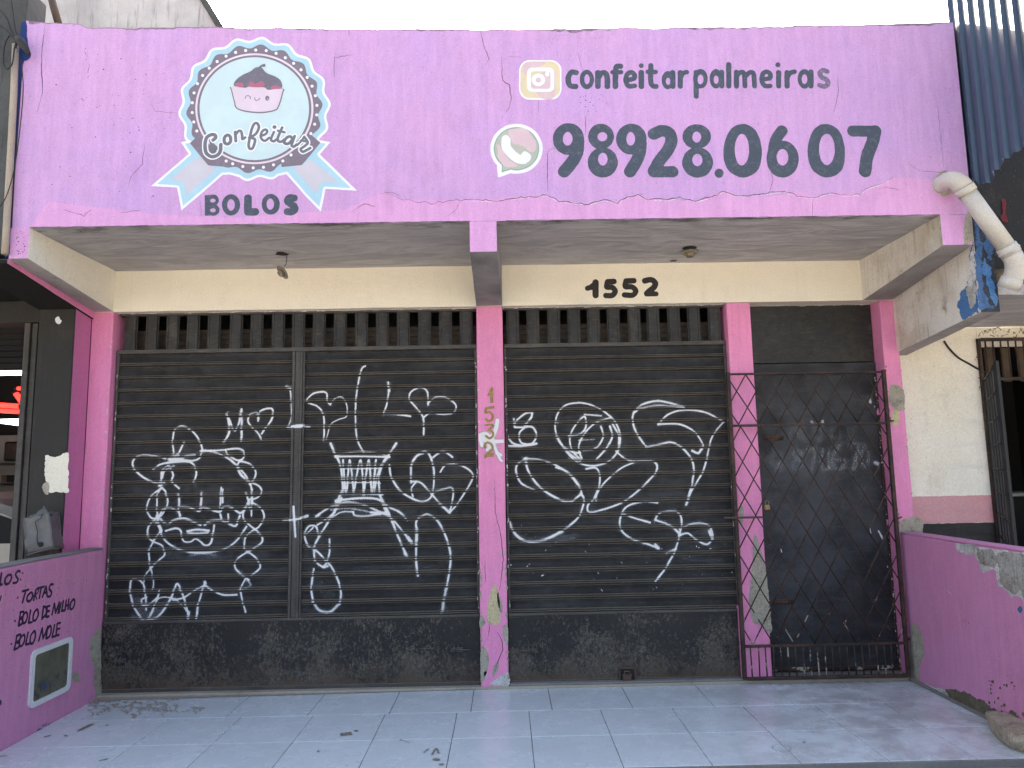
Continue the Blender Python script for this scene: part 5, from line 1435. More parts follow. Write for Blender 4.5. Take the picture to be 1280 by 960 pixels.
# glazed door of the meter box
bm = bmesh.new()
add_box(bm, XWL + .0008, XWL + .005, ya, yb, za, zb)
from_bm('meter_glass', bm, 'meterback', lw)
rs = random.Random(3)
sheet('chipped_hole', 'cementpatch', WL, [('P', [(92, 840), (98, 842), (100, 850), (95, 853), (90, 848)])], off=.0012, res=.002, wob=.004, wf=90, parent=lw)
sheet('corner_mortar', 'cementpatch', WL, [('p', [(118, 790), (126, 785), (127, 871), (121, 873), (117, 850), (119, 820)]), ('P', [(112, 800), (120, 798), (120, 830), (114, 825)])], off=.0012, res=.004, wob=.006, wf=22, parent=lw)
sheet('green_stain', 'bluepeel', WL, [('P', [(48, 912), (60, 905), (64, 912), (52, 918)])], off=.0011, res=.003, wob=.02, wf=40, parent=lw)
rs = random.Random(9)
sheet('paint_specks', 'inkwall', WL, [('e', rs.uniform(5, 118), rs.uniform(715, 880), rs.uniform(.2, .6), rs.uniform(.3, .8)) for _ in range(46)] + [('e', 0, 878, 2, 3.5)], off=.0011, res=.0022, parent=lw, kind='stuff')
# right wall: flaking top corner, mouldy foot, cement patch at the door end
R8 = (1140, 660, 6.857)
sheet('flaked_white_paint', 'whitepeel', WR, [('p', [(378, 130), (500, 140), (560, 155), (720, 185), (960, 205), (1020, 215), (1100, 240), (1100, 800), (1000, 740), (960, 640), (920, 590), (880, 580), (850, 600), (830, 560), (800, 530), (740, 495), (725, 370), (690, 350), (650, 360), (615, 390), (590, 350), (570, 290), (520, 220), (470, 235), (440, 210), (400, 205), (375, 165)])], R8, off=.0014, res=.004, wob=.005, wf=22, parent=rw)
sheet('bare_render', 'mouldw', WR, [('p', [(560, 168), (690, 195), (720, 240), (760, 210), (960, 225), (1090, 260), (1080, 700), (960, 600), (940, 520), (880, 570), (830, 550), (760, 480), (740, 300), (700, 340), (640, 320), (600, 300), (560, 230)])], R8, off=.0020, res=.004, wob=.012, wf=14, parent=rw)
sheet('blue_chip', 'bluepeel', WR, [('P', [(905, 690), (930, 670), (948, 695), (935, 730), (912, 715)])], R8, off=.0014, res=.003, wob=.003, parent=rw)
sheet('mouldy_foot', 'mould', WR, [('p', [(1180, 860), (1195, 862), (1212, 868), (1230, 877), (1244, 888), (1256, 898), (1268, 914), (1278, 930), (1262, 925), (1235, 908), (1205, 886), (1188, 873)]), ('P', [(1262, 890), (1275, 897), (1290, 920), (1282, 935), (1268, 912)])], off=.0014, res=.004, wob=.010, wf=30, parent=rw)
sheet('foot_cement', 'whitepeel', WR, [('p', [(1140, 850), (1170, 858), (1183, 862), (1215, 880), (1250, 902), (1300, 940), (1300, 962), (1235, 912), (1180, 874), (1140, 858)]), ('p', [(1183, 866), (1192, 868), (1196, 876), (1188, 874)])], off=.0010, res=.004, wob=.010, wf=20, parent=rw)
sheet('corner_mortar', 'cementpatch', WR, [('p', [(1138, 790), (1141, 778), (1148, 782), (1154, 798), (1156, 818), (1150, 832), (1149, 852), (1138, 850)])], off=.0012, res=.004, wob=.004, wf=22, parent=rw)
sheet('chipped_spots', 'mould', WR, [('e', 1207 + rs.gauss(0, 3), 778 + rs.gauss(0, 2), .5, .6) for _ in range(7)] + [('e', rs.uniform(1236, 1280), rs.uniform(845, 905), rs.uniform(.4, 2.2), rs.uniform(.6, 2.2)) for _ in range(26)], off=.0012, res=.0025, wob=.002, wf=60, parent=rw)
crack('crack', WR, [(1182, 737), (1188, 741), (1190, 744)], .004, parent=rw, mat='p_ring', jag=.002)
# pink shards on the wall tops
rbox('wall_coping', XWL - .131, XWL - .01, -1.9, -.004, WT + .001, WT + .012, 'concrete', lw, bevel=.004, step=.08, amp=(.004, .002, .004))
rbox('wall_coping', XWR + .006, XWR + .131, -1.9, -.004, WT + .001, WT + .013, 'magenta', rw, bevel=.004, step=.08, amp=(.003, .002, .003))

# ================================================================== THINGS ON AND AROUND THE SHOP
# ceiling lamp holders
lamp1 = empty('lamp_holder', (-1.43, -.39, ZC - .15), category='lamp holder', label='old lamp holder dangling from its wire under the left canopy ceiling', group='lamp holders under the canopy')
c = un((352, 317), 2, ZC - .002)
cx, cy = c[0], c[1]
mesh('ceiling_hole', [(cx - .0 + .045 * math.cos(a) * (1 + .25 * math.sin(3 * a)), cy + .05 * math.sin(a), ZC - .003) for a in np.linspace(0, 2 * math.pi, 16, endpoint=False)], [tuple(range(16))], 'int_dark', shop)
q0 = un((358.5, 322), 1, cy); q1 = un((357, 331), 1, cy)
tube('wire', [tuple(q0 + np.array([0, 0, .02])), tuple((q0 + q1) / 2 + np.array([.003, 0, 0])), tuple(q1), (q1[0] - .012, cy, q1[2] - .012)], .0022, 'cable', lamp1, 5)
def lathe_bm(bm, prof_, origin, axis, seg=20, mi=0):
    ax = V(axis).normalized(); u = ax.orthogonal().normalized(); w = ax.cross(u)
    rings = [[bm.verts.new(V(origin) + ax * h + (u * math.cos(2 * math.pi * k / seg) + w * math.sin(2 * math.pi * k / seg)) * r) for k in range(seg)] for r, h in prof_]
    for a, b in zip(rings, rings[1:]):
        for k in range(seg):
            f = bm.faces.new((a[k], a[(k + 1) % seg], b[(k + 1) % seg], b[k])); f.smooth = True
    bm.faces.new(rings[0]); bm.faces.new(rings[-1])
qc = un((353.5, 340), 1, cy)
bm = bmesh.new()
axd = (-.62, -.42, -.66)
lathe_bm(bm, [(.010, -.012), (.040, -.010), (.056, 0), (.058, .006), (.050, .008), (.047, .003), (.030, .005)], qc, axd)
from_bm('rose_plate', bm, 'socket', lamp1)
bm = bmesh.new()
lathe_bm(bm, [(.024, .004), (.027, .02), (.024, .032), (.017, .032), (.014, .012)], qc, axd)
from_bm('socket_cup', bm, 'socket', lamp1)
c = un((862, 314), 2, ZC - .001)
lamp2 = empty('lamp_holder', (c[0], c[1], ZC - .05), category='lamp holder', label='old lamp holder fixed flat to the right canopy ceiling', group='lamp holders under the canopy')
bm = bmesh.new()
lathe_bm(bm, [(.05, .001), (.062, .004), (.066, .012), (.060, .018), (.035, .02)], (c[0], c[1], ZC - .001), (0.03, -.05, -1))
from_bm('rose_plate', bm, 'socket', lamp2)
bm = bmesh.new()
lathe_bm(bm, [(.036, .018), (.035, .035), (.028, .046), (.019, .046), (.016, .03)], (c[0], c[1], ZC - .001), (0.03, -.05, -1))
from_bm('socket_cup', bm, 'socket', lamp2)
c = un((842, 326), 2, ZC - .003)
mesh('ceiling_hole', [(c[0] + .03 * math.cos(a), c[1] + .02 * math.sin(a), ZC - .0035) for a in np.linspace(0, 2 * math.pi, 12, endpoint=False)], [tuple(range(12))], 'int_dark', shop)
c = un((862, 310), 2, ZC - .003)
mesh('ceiling_hole', [(c[0] + .055 * math.cos(a), c[1] + .05 * math.sin(a), ZC - .0035) for a in np.linspace(0, 2 * math.pi, 12, endpoint=False)], [tuple(range(12))], 'int_dark', shop)

# drain pipe
pipe = empty('drain_pipe', (3.19, -1.03, 3.45), category='drain pipe', label='white plastic drain pipe slanting down from the pink parapet to the right')
p_a = V((3.175, -D0 + .02, 3.475))
yb_ = -1.17
p_b = V((3.175, yb_, 3.475))
p_c = V(tuple(un((1263, 316), 1, yb_)))
p_s = V(tuple(un((1204, 234), 1, yb_)))
R = .055
def arc_pts(a, b, c, k=8):
    return [tuple(a * (1 - t) ** 2 + b * 2 * t * (1 - t) + c * t * t) for t in np.linspace(0, 1, k)]
dirp = (p_c - p_s).normalized()
bm = bmesh.new()
el = [tuple(p_a), tuple(p_a + V((0, -.05, 0)))] + arc_pts(p_a + V((0, -.055, 0)), V((p_a.x + .005, yb_ + .005, p_a.z + .01)), p_s + dirp * .01, 8)
add_tube(bm, el, R + .004, 20)
add_tube(bm, [tuple(p_s + dirp * .005), tuple(p_s + dirp * .05)], R + .007, 20)
from_bm('elbow', bm, 'pvc', pipe)
bm = bmesh.new()
add_tube(bm, [tuple(p_a + V((0, .0, 0))), tuple(p_a + V((0, -.022, 0)))], R + .009, 20)
from_bm('collar', bm, 'pvc', pipe)
bm = bmesh.new()
add_tube(bm, [tuple(p_s + dirp * .045), tuple(p_c)], R, 20)
from_bm('pipe_length', bm, 'pvc', pipe)
bm = bmesh.new()
p_e = p_c + V((.085, .03, -.05))
add_tube(bm, [tuple(p_c - dirp * .05), tuple(p_c + dirp * .01)], R + .007, 20)
add_tube(bm, [tuple(p_c - dirp * .02), tuple(p_c - dirp * .008)], R + .011, 20)
add_tube(bm, arc_pts(p_c + dirp * .005, p_c + dirp * .10, p_c + dirp * .085 + V((-.02, .05, -.10)), 8), R + .004, 20)
from_bm('lower_elbow', bm, 'pvc', pipe)
pe = p_c + dirp * .085 + V((-.02, .05, -.10))
bm = bmesh.new()
add_tube(bm, [tuple(pe + V((.003, -.008, .015))), tuple(pe + V((-.016, .02, -.045)))], R + .010, 20)
from_bm('collar', bm, 'pvc', pipe)

# corrugated sheet: stands square to the parapet and comes forward
cs_x = 3.41
NR, pit = 11, .098
prf = []
for k in range(NR):
    y0 = -.93 - k * pit
    prf += [(cs_x - .022, y0), (cs_x - .022, y0 - .030), (cs_x, y0 - .042), (cs_x, y0 - .086)]
vs, fs = [], []
for i, (x, y) in enumerate(prf):
    zb = 3.54 - .02 * min(1, (i / 6)) + .015 * math.sin(i * 1.7) - (.09 if 2 < i < 16 else 0) * (1 - abs(i - 9) / 7 if i < 16 else 0)
    vs += [(x, y, zb), (x, y, 4.2), (x, y, 4.9), (x, y, 5.7)]
    if i:
        for j in range(3):
            fs.append((4 * (i - 1) + j, 4 * i + j, 4 * i + j + 1, 4 * (i - 1) + j + 1))
cor = mesh('corrugated_sheet', vs, fs, 'corr', None, category='metal sheet', label='dark blue corrugated metal sheet beside the right end of the pink parapet')
sm = cor.modifiers.new('thick', 'SOLIDIFY'); sm.thickness = .0012; sm.offset = 1

# bent steel cabinet on the left wall
bx = empty('broken_meter_box', (-2.95, -.45, WT + .012), category='metal box', label='bent grey metal box leaning on top of the left low wall')
def pq(px, y): return V(tuple(un(px, 1, y)))
yf, yk = -.42, -.24
F = [pq((29, 648), yf), pq((33, 694), yf), pq((67, 684), yf), pq((60, 640), yf)]
S_ = [pq((62, 639), yf + .01), pq((68, 683), yf + .01), pq((79, 686), yk), pq((72, 640), yk)]
def curved_panel(quad, n=10, m=8, bend=.012, seed=0):
    vs, fs = [], []
    nrm = (quad[1] - quad[0]).cross(quad[3] - quad[0]).normalized()
    for i in range(n + 1):
        for j in range(m + 1):
            s, t = i / n, j / m
            p = (quad[0] * (1 - s) + quad[3] * s) * (1 - t) + (quad[1] * (1 - s) + quad[2] * s) * t
            d = bend * mnoise.noise(V((s * 2.3 + seed, t * 2.1, 1))) * 2 + bend * .5 * mnoise.noise(V((s * 7 + seed, t * 6, 4)))
            vs.append(p + nrm * d)
    for i in range(n):
        for j in range(m):
            k = i * (m + 1) + j
            fs.append((k, k + 1, k + m + 2, k + m + 1))
    return vs, fs
for nm, qd, sd_ in (('front_panel', F, 1), ('side_panel', S_, 5), ('side_panel', [pq((72, 640), yk), pq((79, 686), yk), pq((80, 684), yk + .05), pq((76, 652), yk + .05)], 8), ('top_flap', [pq((29, 648), yf), pq((60, 640), yf), pq((55, 633), yf + .07), pq((52, 638), yf + .09)], 9), ('back_panel', [pq((31, 650), yk), pq((36, 692), yk), pq((77, 686), yk + .02), pq((73, 640), yk + .02)], 11)):
    vs, fs = curved_panel(qd, 14, 14, .010, sd_)
    o = mesh(nm, vs, fs, 'steelbox', bx, smooth=True)
    mdf = o.modifiers.new('thick', 'SOLIDIFY'); mdf.thickness = .003
def lip(a, b, w, nm='folded_edge'):
    tube(nm, [tuple(pq(a, yf - .004)), tuple(pq(((a[0] + b[0]) / 2 + .4, (a[1] + b[1]) / 2), yf - .006)), tuple(pq(b, yf - .004))], w, 'steelbox', bx, 6)
lip((60, 640), (67, 683), .004); lip((33, 694), (67, 684), .004); lip((29, 648), (33, 694), .003)
bm = bmesh.new()
lathe_bm(bm, [(.016, -.004), (.018, .0), (.012, .002)], pq((50.5, 680.5), yf - .012), (0, -1, 0), 14)
from_bm('knockout_hole', bm, 'int_dark', bx)
bm = bmesh.new()
lathe_bm(bm, [(.009, -.004), (.010, .0), (.008, .002)], pq((64, 643.5), yf + .0), (.4, -1, 0), 12)
from_bm('knockout_hole', bm, 'int_dark', bx)
tube('hanging_wire', [tuple(pq(p, yf - .014)) for p in ((54, 642), (51, 648), (44, 652), (45, 658), (47, 665), (46, 673), (47, 680), (50, 682))], .0028, 'cable', bx, 5)

# stone at the foot of the right wall
bm = bmesh.new()
bmesh.ops.create_icosphere(bm, subdivisions=4, radius=1)
for v in bm.verts:
    p = v.co.copy()
    d = 1 + .22 * mnoise.noise(p * 1.3 + V((3, 1, 2))) + .10 * mnoise.noise(p * 3.1) + .04 * mnoise.noise(p * 8) + .02 * mnoise.noise(p * 19)
    p = p * d
    p.x = max(min(p.x, .82), -.8)
    v.co = V((p.x * .120, p.y * .28, max(min(p.z, .66), -.55) * .085))
    v.co += V((0, 0, .010 * mnoise.noise(v.co * 22)))
bmesh.ops.rotate(bm, verts=bm.verts, cent=(0, 0, 0), matrix=Matrix.Rotation(math.radians(-17), 3, 'Z'))
bmesh.ops.translate(bm, verts=bm.verts, vec=(3.165, -1.245, .042))
rk = from_bm('stone', bm, 'rock', None, smooth=True, category='stone', label='rough flat brown stone lying at the foot of the right low wall')

# ================================================================== LEFT NEIGHBOUR
nl = empty('left_neighbour_building', (-3.5, 0, 0), category='building', label='black painted neighbouring workshop with its shutter rolled up, at the left edge')
rbox('pillar', -3.335, -3.060, -.21, .35, -.03, 2.925, 'blackwall', nl, bevel=.012, step=.12, amp=(0, 0, .002))
# pink painted side of the neighbour's pillar and beam
mesh('pink_pillar_side', [(-3.0565, y, z) for z in np.linspace(1.0, 2.93, 20) for y in (-.208 + .004 * mnoise.noise(V((0, z * 9, 1))), .001)], [(2 * i, 2 * i + 1, 2 * i + 3, 2 * i + 2) for i in range(19)], 'magenta2', nl)
def sbeam(name, x0, x1, za0, za1, zt, mats, parent, y0=-D0 + .004, y1=-.001):
    bm = bmesh.new()
    rings = []
    for i in range(9):
        t = i / 8
        y = y0 + (y1 - y0) * t
        zb = za0 + (za1 - za0) * t + .004 * mnoise.noise(V((0, y * 7, 2)))
        rings.append([bm.verts.new((x0, y, zb)), bm.verts.new((x1, y, zb)), bm.verts.new((x1, y, zt)), bm.verts.new((x0, y, zt))])
    bm.faces.new(rings[0]).material_index = mats[1][0]
    bm.faces.new(rings[-1]).material_index = 0
    for a, b in zip(rings, rings[1:]):
        for k in range(4):
            f = bm.faces.new((a[k], a[(k + 1) % 4], b[(k + 1) % 4], b[k]))
            f.material_index = mats[1][k + 1]
    return from_bm(name, bm, mats[0], parent)
sbeam('canopy_beam', -3.34, -3.034, 3.03, 2.88, 3.056, (['black', 'pink'], [0, 0, 1, 0, 0]), nl)
rbox('canopy_slab', -7, -3.342, -D0 - .02, .6, 3.00, 3.12, 'black', nl, bevel=0, step=.5, amp=(0, 0, .004))
rbox('parapet', -7, -3.035, -D0 + .02, -.8, 3.122, 5.0, 'stainwall', nl, bevel=.01, step=.3, amp=(.004, 0, .01))
rbox('lintel', -7, -3.34, -.14, .3, 2.83, 2.999, 'blackwall', nl, bevel=.004, step=.3, amp=(0, 0, .003))
# rolled shutter curtain edge and guide channels
for i in range(7):
    box('rolled_slat', -6.5, -3.52, -.095 + .006 * (i % 2), -.07, 2.80 - .046 * (i + 1), 2.80 - .046 * i - .006, 'black', nl, bevel=.003)
for k, (a, b_, y) in enumerate(((-3.50, -3.455, -.12), (-3.452, -3.41, -.10), (-3.405, -3.338, -.09))):
    box('guide_channel', a, b_, y, .02, -.03, 2.829, 'frame', nl, bevel=.003)
NP = Plane(1, -.21, -1)
sheet('bare_plaster', 'cream2', NP, [('p', [(57, 570), (60, 569), (70, 572), (78, 567), (86, 565), (86, 615), (78, 616), (70, 614), (62, 616), (58, 612), (56, 590)])], off=.0014, res=.003, wob=.006, wf=30, parent=nl, label='cream patch where the black paint came off')
sheet('bare_plaster', 'p_white', NP, [('P', [(69, 399), (73, 396), (77, 401), (75, 405), (70, 404)])], off=.0014, res=.002, wob=.004, wf=90, parent=nl)
sheet('grey_smear', 'cementpatch', NP, [('P', [(54, 605), (60, 603), (62, 610), (60, 618), (54, 614)])], off=.0020, res=.003, wob=.004, wf=60, parent=nl)
sheet('cable_hook', 'p_white', Plane(1, -.14, -1), [('s', [(53, 373), (58, 377)], .8), ('s', [(59, 377), (59, 388)], .3)], off=.002, res=.002, parent=nl)
# room behind
def room(x0, x1, y0, y1, z0, z1, mats, parent):
    for nm, vs, m in (('room_floor', [(x0, y0, z0), (x1, y0, z0), (x1, y1, z0), (x0, y1, z0)], mats[0]), ('room_ceiling', [(x0, y0, z1), (x1, y0, z1), (x1, y1, z1), (x0, y1, z1)], mats[1]),
                      ('room_back_wall', [(x0, y1, z0), (x1, y1, z0), (x1, y1, z1), (x0, y1, z1)], mats[2]), ('room_side_wall', [(x0, y0, z0), (x0, y1, z0), (x0, y1, z1), (x0, y0, z1)], mats[3]), ('room_side_wall', [(x1, y0, z0), (x1, y1, z0), (x1, y1, z1), (x1, y0, z1)], mats[3])):
        mesh(nm, vs, [(0, 1, 2, 3)], m, parent)
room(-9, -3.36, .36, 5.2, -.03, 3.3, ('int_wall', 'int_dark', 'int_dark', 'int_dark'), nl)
def q3(px, y): return tuple(un(px, 1, y))
def tubelight(px0, px1, y, mat, label, r=.025, cat='tube light', nm='tube_light', dy=0):
    a, b_ = V(q3(px0, y)), V(q3(px1, y + dy))
    e = empty(nm, tuple((a + b_) / 2), category=cat, label=label)
    bm = bmesh.new()
    add_tube(bm, [tuple(a), tuple(b_)], r, 10)
    from_bm('tube', bm, mat, e)
    bm = bmesh.new()
    d = (b_ - a).normalized()
    add_tube(bm, [tuple(a - d * .03), tuple(a)], r * 1.15, 10)
    add_tube(bm, [tuple(b_), tuple(b_ + d * .03)], r * 1.15, 10)
    from_bm('end_cap', bm, 'int_dark', e)
tubelight((-60, 467), (31, 466), 2.2, 'tube', 'long lit white tube, the uppermost one inside the left workshop', .028)
tubelight((-60, 526.5), (28.5, 525), 3.4, 'tube', 'lit white tube, upper of the close pair inside the left workshop', .015)
tubelight((-60, 519), (28.5, 531), 3.2, 'tube', 'slanting lit white tube, lower of the close pair inside the left workshop', .018)
tubelight((-60, 503), (25, 508), 3.0, 'neon', 'red neon tube, thick upper of the two nearly level ones', .03, 'neon tube', 'neon_tube')
tubelight((-60, 510), (30, 515), 3.1, 'neon', 'red neon tube, lowest of the nearly level ones', .026, 'neon tube', 'neon_tube')
tubelight((20, 492), (30, 506), 3.05, 'neon', 'short steep red neon tube joining the level ones', .03, 'neon tube', 'neon_tube')
tubelight((22, 485.5), (40, 485.5), 3.3, 'neon', 'short dim red neon tube above the steep one', .022, 'neon tube', 'neon_tube')
sf = empty('wall_shelf', q3((10, 600), 4.6), category='shelf', label='pale wall shelf unit with parcels in the left workshop')
a, b_ = q3((-40, 545), 4.9), q3((28, 620), 4.9)
box('shelf_back', a[0], b_[0], 4.9, 4.95, q3((0, 640), 4.9)[2], a[2], 'int_wall', sf)
for py, y in ((579, 4.4), (605, 4.5)):
    z = q3((0, py), y)[2]
    box('shelf_board', a[0], b_[0] - .1, y, 4.899, z - .02, z + .01, 'int_wall', sf)
bxx = q3((5, 552), 4.45), q3((26, 576), 4.45)
e = empty('boxed_device', bxx[0], category='box', label='dark square device standing on the upper shelf in the left workshop')
box('device_body', bxx[0][0], bxx[1][0], 4.45, 4.7, bxx[1][2], bxx[0][2], 'black', e, bevel=.02)
box('device_screen', bxx[0][0] + .03, bxx[1][0] - .03, 4.443, 4.449, bxx[1][2] + .03, bxx[0][2] - .03, 'rustbar', e)
for i, (px, w_, m_) in enumerate(((3, 7, 'wood'), (14, 10, 'black'))):
    p0, p1 = q3((px - w_ / 2, 594), 4.5), q3((px + w_ / 2, 604), 4.5)
    o = box('parcel', p0[0], p1[0], 4.52, 4.7, p1[2] + .01, p0[2], m_, None, bevel=.01)
    o['category'] = 'box'; o['label'] = ['small brown parcel on the lower shelf in the left workshop', 'small black parcel on the lower shelf in the left workshop'][i]
# car parked inside the workshop
car = empty('parked_car', (-4.6, 2.4, 0), category='car', label='pale car parked inside the left workshop, only its roof line and window showing')
cz = lambda px, y=1.9: q3(px, y)
cp = [(-7.4, .35), (-7.4, .85), (-7.0, .98), (-6.5, 1.05), (-6.1, 1.38), (-5.5, 1.50), (-4.9, 1.44), (-4.45, 1.30), (-3.95, .98), (-3.62, .85), (-3.58, .35)]
def carprof(y, inset, zs=1):
    return [(x + (inset if x < -5.5 else -inset) * (1 if z > 1.0 else .3), y, z * zs) for x, z in cp]
vs = []
lay = [(1.5, .22), (1.56, .10), (1.62, 0.02), (3.1, .02), (3.2, .2)]
for y, ins in lay:
    vs += carprof(y, ins)
k = len(cp)
fs = [tuple(range(k)), tuple(range(4 * k, 5 * k))[::-1]]
for i in range(4):
    for j in range(k):
        fs.append((i * k + j, i * k + (j + 1) % k, (i + 1) * k + (j + 1) % k, (i + 1) * k + j))
M['carpaint'] = simple('pale_car_paint', (.42, .40, .36), .3, .1, .05)
mesh('car_body', vs, fs, 'carpaint', car, smooth=False)
mesh('car_window', [(-6.0, 1.492, 1.02), (-6.0, 1.492, 1.30), (-5.5, 1.492, 1.42), (-4.95, 1.492, 1.38), (-4.55, 1.492, 1.24), (-4.25, 1.492, 1.02)], [(0, 1, 2, 3, 4, 5)], 'int_dark', car)
for wx in (-6.7, -4.3):
    bm = bmesh.new(); lathe_bm(bm, [(.20, -.02), (.31, -.02), (.33, .02), (.33, .18), (.31, .2)], (wx, 1.47, .32), (0, 1, 0), 24)
    from_bm('wheel', bm, 'black', car)
# pipe and wires at the corner
cd = tube('conduit', [tuple(un(p, 1, -1.06)) for p in ((19.5, 56), (17.5, 110), (14, 180), (10.5, 240), (8, 285), (6, 318))], [.021] * 6, 'conduit', None, 10)
cd['category'] = 'conduit'; cd['label'] = 'weathered beige conduit pipe running down beside the left end of the parapet'
wg = 'cables at the upper left corner'
wires = [([(-3, 10), (8, 22), (14, 38), (20, 50), (19, 60)], .007, 'thick black cable entering the conduit from the top left'), ([(14, 0), (17, 20), (20, 40), (28, 52)], .006, 'black cable dropping from the picture top onto the conduit'), ([(-4, 30), (6, 36), (14, 44), (26, 58), (34, 66)], .005, 'thin black cable crossing to the blue knob of the parapet'),
         ([(12, 44), (6, 55), (4, 75), (8, 86), (15, 80), (18, 60)], .005, 'looped black cable hanging beside the conduit'), ([(26, 75), (29, 110), (25, 160), (18, 210), (8, 245), (-3, 262)], .003, 'thin wire running down over the pink parapet edge')]
for pts, r, lb in wires:
    o = tube('cable', [tuple(un(p, 1, -1.10)) for p in [tuple(x) for x in catmull(pts, 6)]], r, 'cable', None, 6)
    o['category'] = 'cable'; o['label'] = lb; o['group'] = wg
o = tube('cable_bundle', [tuple(un(p, 1, -1.11)) for p in ((20, 46), (26, 52), (32, 60), (36, 68))], [.012, .03, .022, .012], 'cable', None, 8)
o['category'] = 'cable bundle'; o['label'] = 'knot of old black cables tied at the top left corner of the parapet'
o = tube('wall_post', [tuple(un(p, 1, -.6)) for p in ((62, -12), (68, 12), (74, 33))], .028, 'wood', None, 8)
o['category'] = 'post'; o['label'] = 'brown wooden post end sticking up behind the left part of the parapet'
tb = empty('tall_building', (-6, 3, 0), category='building', label='tall weathered grey and white building wall behind the upper left corner')
g0, g1 = un((250, 0), 1, 3), un((272, 36), 1, 3)
sl = (g0[2] - g1[2]) / (g0[0] - g1[0])
def gx(z): return g1[0] + (z - g1[2]) / sl
prism('gable_wall', [(-12, 3.45), (gx(6.0), 3.45), (gx(6.0), 6.0), (gx(9.5), 9.5), (-12, 9.5)], 1, 3, 3.3, 'towerwall', tb, bevel=0)
prism('coping', [(gx(6.0) + .002, 6.0), (gx(6.0) + .09, 6.0), (gx(9.5) + .09, 9.5), (gx(9.5) + .002, 9.5)], 1, 2.96, 3.34, 'stainwall', tb, bevel=.01)
o = tube('overhead_wire', [tuple(un(p, 1, 2.0)) for p in ((992, -25), (993, 0), (992.5, 20), (993, 40))], .0045, 'cable', None, 5)
o['category'] = 'wire'; o['label'] = 'single thin wire standing against the sky above the right half of the parapet'

# ================================================================== RIGHT NEIGHBOUR
nr = empty('right_neighbour_building', (4.2, 0, 0), category='building', label='cream neighbouring house with pink and black stripe and barred window, at the right edge')
sbeam('canopy_beam', 3.358, 3.485, 2.60, 2.497, 3.262, (['bluedark', 'whitedirty', 'beamgrey'], [0, 2, 0, 0, 1]), nr, y0=-1.03, y1=.098)
RBX = Plane(0, 3.358, -1)
sheet('peeling_blue_paint', 'bluepeel2', RBX, [('p', [(1223.5, 390), (1219, 330), (1217, 300), (1213, 315), (1211, 345), (1208, 358), (1200, 368), (1197, 384), (1204, 399), (1212, 396)])], off=.0014, res=.004, wob=.012, wf=24, parent=nr)
sheet('flaked_white_paint', 'whitepeel', RBX, [('p', [(1217, 300), (1213, 320), (1210, 345), (1209, 372), (1214, 384), (1220, 380), (1221, 360), (1219, 330)])], off=.0020, res=.004, wob=.016, wf=26, parent=nr)
RBF = Plane(1, -1.03, -1)
sheet('slate_paint', 'bluepeel', RBF, [('p', [(1219, 275), (1224, 285), (1228, 310), (1226, 340), (1230, 365), (1238, 383), (1224, 388), (1222, 360), (1220, 320)]), ('p', [(1232, 290), (1240, 310), (1238, 325), (1230, 312)])], off=.0009, res=.003, wob=.014, wf=30, parent=nr)
sheet('peeling_blue_paint', 'bluepeel2', RBF, [('p', [(1230, 322), (1238, 335), (1240, 350), (1247, 372), (1245, 384), (1238, 370), (1232, 350), (1228, 335)])], off=.0014, res=.003, wob=.010, wf=30, parent=nr)
rbox('upper_wall', 3.36, 7.5, -.80, -.55, 2.86, 4.55, 'blackwall2', nr, bevel=.01, step=.25, amp=(0, .004, .006))
rbox('ledge', 3.487, 7.5, -1.0, -.82, 2.80, 2.90, 'yellowsoot', nr, bevel=.012, step=.1, amp=(.004, .004, .006))
rbox('canopy_slab', 3.487, 7.5, -1.0, .098, 2.72, 2.798, 'ceiling', nr, bevel=.004, step=.2, amp=(0, 0, .004))
UW = Plane(1, -.80, -1)
sheet('red_paint_remnant', 'deepred', UW, [('P', [(1252, 250), (1257, 252), (1256, 268), (1253, 265)]), ('P', [(1250, 270), (1257, 270), (1258, 278), (1251, 276)])], off=.006, res=.003, wob=.006, wf=40, parent=nr)
CY = .10
WX0 = 4.075
ZWT = 2.62
# cream front with window opening
rbox('front_wall', X5 + .002, WX0, CY, .32, -.03, 2.719, 'cream2', nr, bevel=.003, step=.3, amp=(0, 0, .002))
rbox('front_wall', WX0 + .001, 7.5, CY, .32, ZWT, 2.719, 'cream2', nr, bevel=.003, step=.3, amp=(0, 0, .002))
rbox('front_wall', WX0 + .001, 7.5, CY, .32, -.03, .80, 'blackwall', nr, bevel=.003, step=.3, amp=(0, 0, .002))
CP = Plane(1, CY, -1)
z1, z2 = CP.to2((1180, 620))[1], CP.to2((1180, 654))[1]
sheet('pink_stripe', 'pinkband', CP, [('p', [(X5 + .004, z2), (WX0 - .004, z2), (WX0 - .004, z1), (X5 + .004, z1)])], metric=True, off=.0012, res=.01, wob=.0015, parent=nr)
sheet('black_stripe', 'blackwall', CP, [('p', [(X5 + .004, .6), (WX0 - .004, .6), (WX0 - .004, z2 - .001), (X5 + .004, z2 - .001)])], metric=True, off=.0012, res=.01, wob=.0015, parent=nr)
rs = random.Random(2)
sheet('rust_scribbles', 'yellowsoot', CP, [('S', [(x, y), (x + rs.uniform(-3, 6), y + rs.uniform(-3, 3)), (x + rs.uniform(-3, 8), y + rs.uniform(-4, 4))], .35) for x, y in [(1222 + rs.random() * 62, 416 + rs.gauss(0, 3)) for _ in range(26)] + [(1224 + rs.gauss(0, 2), 430 + rs.random() * 60) for _ in range(10)]], off=.0014, res=.003, wob=.002, wf=60, parent=nr)
room(WX0 + .02 - .9, 7.5, .34, 4.5, -.03, 2.9, ('int_dark', 'int_dark', 'int_dark', 'int_dark'), nr)
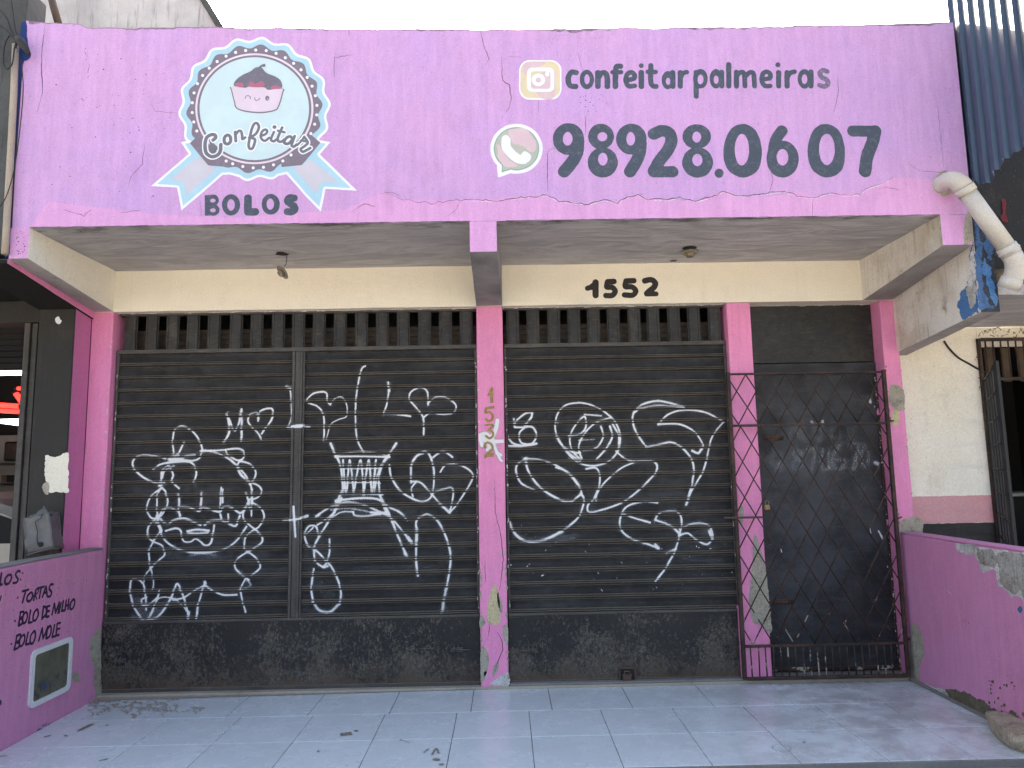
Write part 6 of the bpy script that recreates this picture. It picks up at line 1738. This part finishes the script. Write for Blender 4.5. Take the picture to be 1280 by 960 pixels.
# fixed window frame, its bars, and boards behind the upper part
wf = box('window_frame', WX0 - .012, WX0 + .012, CY - .03, CY - .002, .80, ZWT, 'rustbar', nr)
box('frame_head', WX0 + .013, 5.3, CY - .03, CY - .002, ZWT - .02, ZWT + .004, 'rustbar', wf)
box('frame_rail', WX0 + .013, 5.3, CY - .03, CY - .002, 2.275, 2.30, 'rustbar', wf)
for i in range(14):
    x = WX0 + .055 + i * .062
    tube('window_bar', [(x, CY - .016, 2.302), (x, CY - .016, ZWT - .022)], .007, 'rustbar', wf, 6)
for i in range(6):
    box('board', WX0 + .12 + i * .14, WX0 + .19 + i * .14, CY + .10, CY + .12, 2.28, ZWT - .06, 'wood', wf)
box('lintel_board', WX0 + .012, 5.3, CY + .06, CY + .09, ZWT - .055, ZWT - .002, 'whitedirty', wf)
# hinged grille panel standing open towards the street
hx, hy, hz = WX0 + .005, CY - .035, 2.28
ox_, oy_ = 3.484 + .0, -.945
hp, op_ = V((hx, hy, 0)), V((ox_ + .0, oy_, 0))
ex = (op_ - hp)
gp = empty('open_window_grille', (hx, hy, .9), category='window grille', label='dark barred grille panel swung open beside the cream wall at the right edge')
zb0, zt0 = .86, 2.285
for s in (.0, .26, .47, .66, .84, 1.0):
    p = hp + ex * s
    t = .011 if s in (0., 1.0) else .0075
    bm = bmesh.new(); add_box(bm, p.x - t, p.x + t, p.y - t, p.y + t, zb0, zt0)
    bmesh.ops.bevel(bm, geom=bm.edges[:], offset=.002, segments=1, affect='EDGES')
    from_bm('grille_upright', bm, 'blackwall', gp)
for k in range(9):
    z = zb0 + .01 + (zt0 - zb0 - .02) * k / 8
    a, b_ = hp.copy(), op_.copy(); a.z = b_.z = z
    tube('grille_crossbar', [tuple(a), tuple(b_)], .009, 'blackwall', gp, 6)
o = tube('cable', [tuple(un(p, 1, CY - .008)) for p in [tuple(x) for x in catmull([(1180, 426), (1186, 435), (1198, 447), (1212, 455), (1222, 461), (1232, 466)], 6)]], .0075, 'cable', None, 6)
o['category'] = 'cable'; o['label'] = 'black cable slanting down the cream wall to the barred window'
# shelf-like silhouettes inside
o = empty('kitchen_dresser', (4.7, 2.2, 0), category='cabinet', label='dark cabinet with pale objects inside the barred window at the right edge')
box('cabinet_body', 4.9, 6.2, 2.3, 2.8, -.02, 1.25, 'black', o, bevel=.01)
box('cabinet_top', 4.85, 6.25, 2.25, 2.85, 1.252, 1.29, 'int_wall', o, bevel=.005)
o = box('picture_frame', 5.25, 5.6, 2.4, 2.43, 1.30, 1.62, 'wood', None, bevel=.01)
o['category'] = 'picture frame'; o['label'] = 'small framed picture standing on the cabinet inside the barred window'

# ================================================================== finish: children of moved empties keep their measured places
for o in list(COL.objects):
    p = o.parent
    if p is not None and p.type == 'EMPTY' and p.location.length > 0 and o.matrix_parent_inverse == Matrix.Identity(4):
        o.matrix_parent_inverse = Matrix.Translation(-p.location)
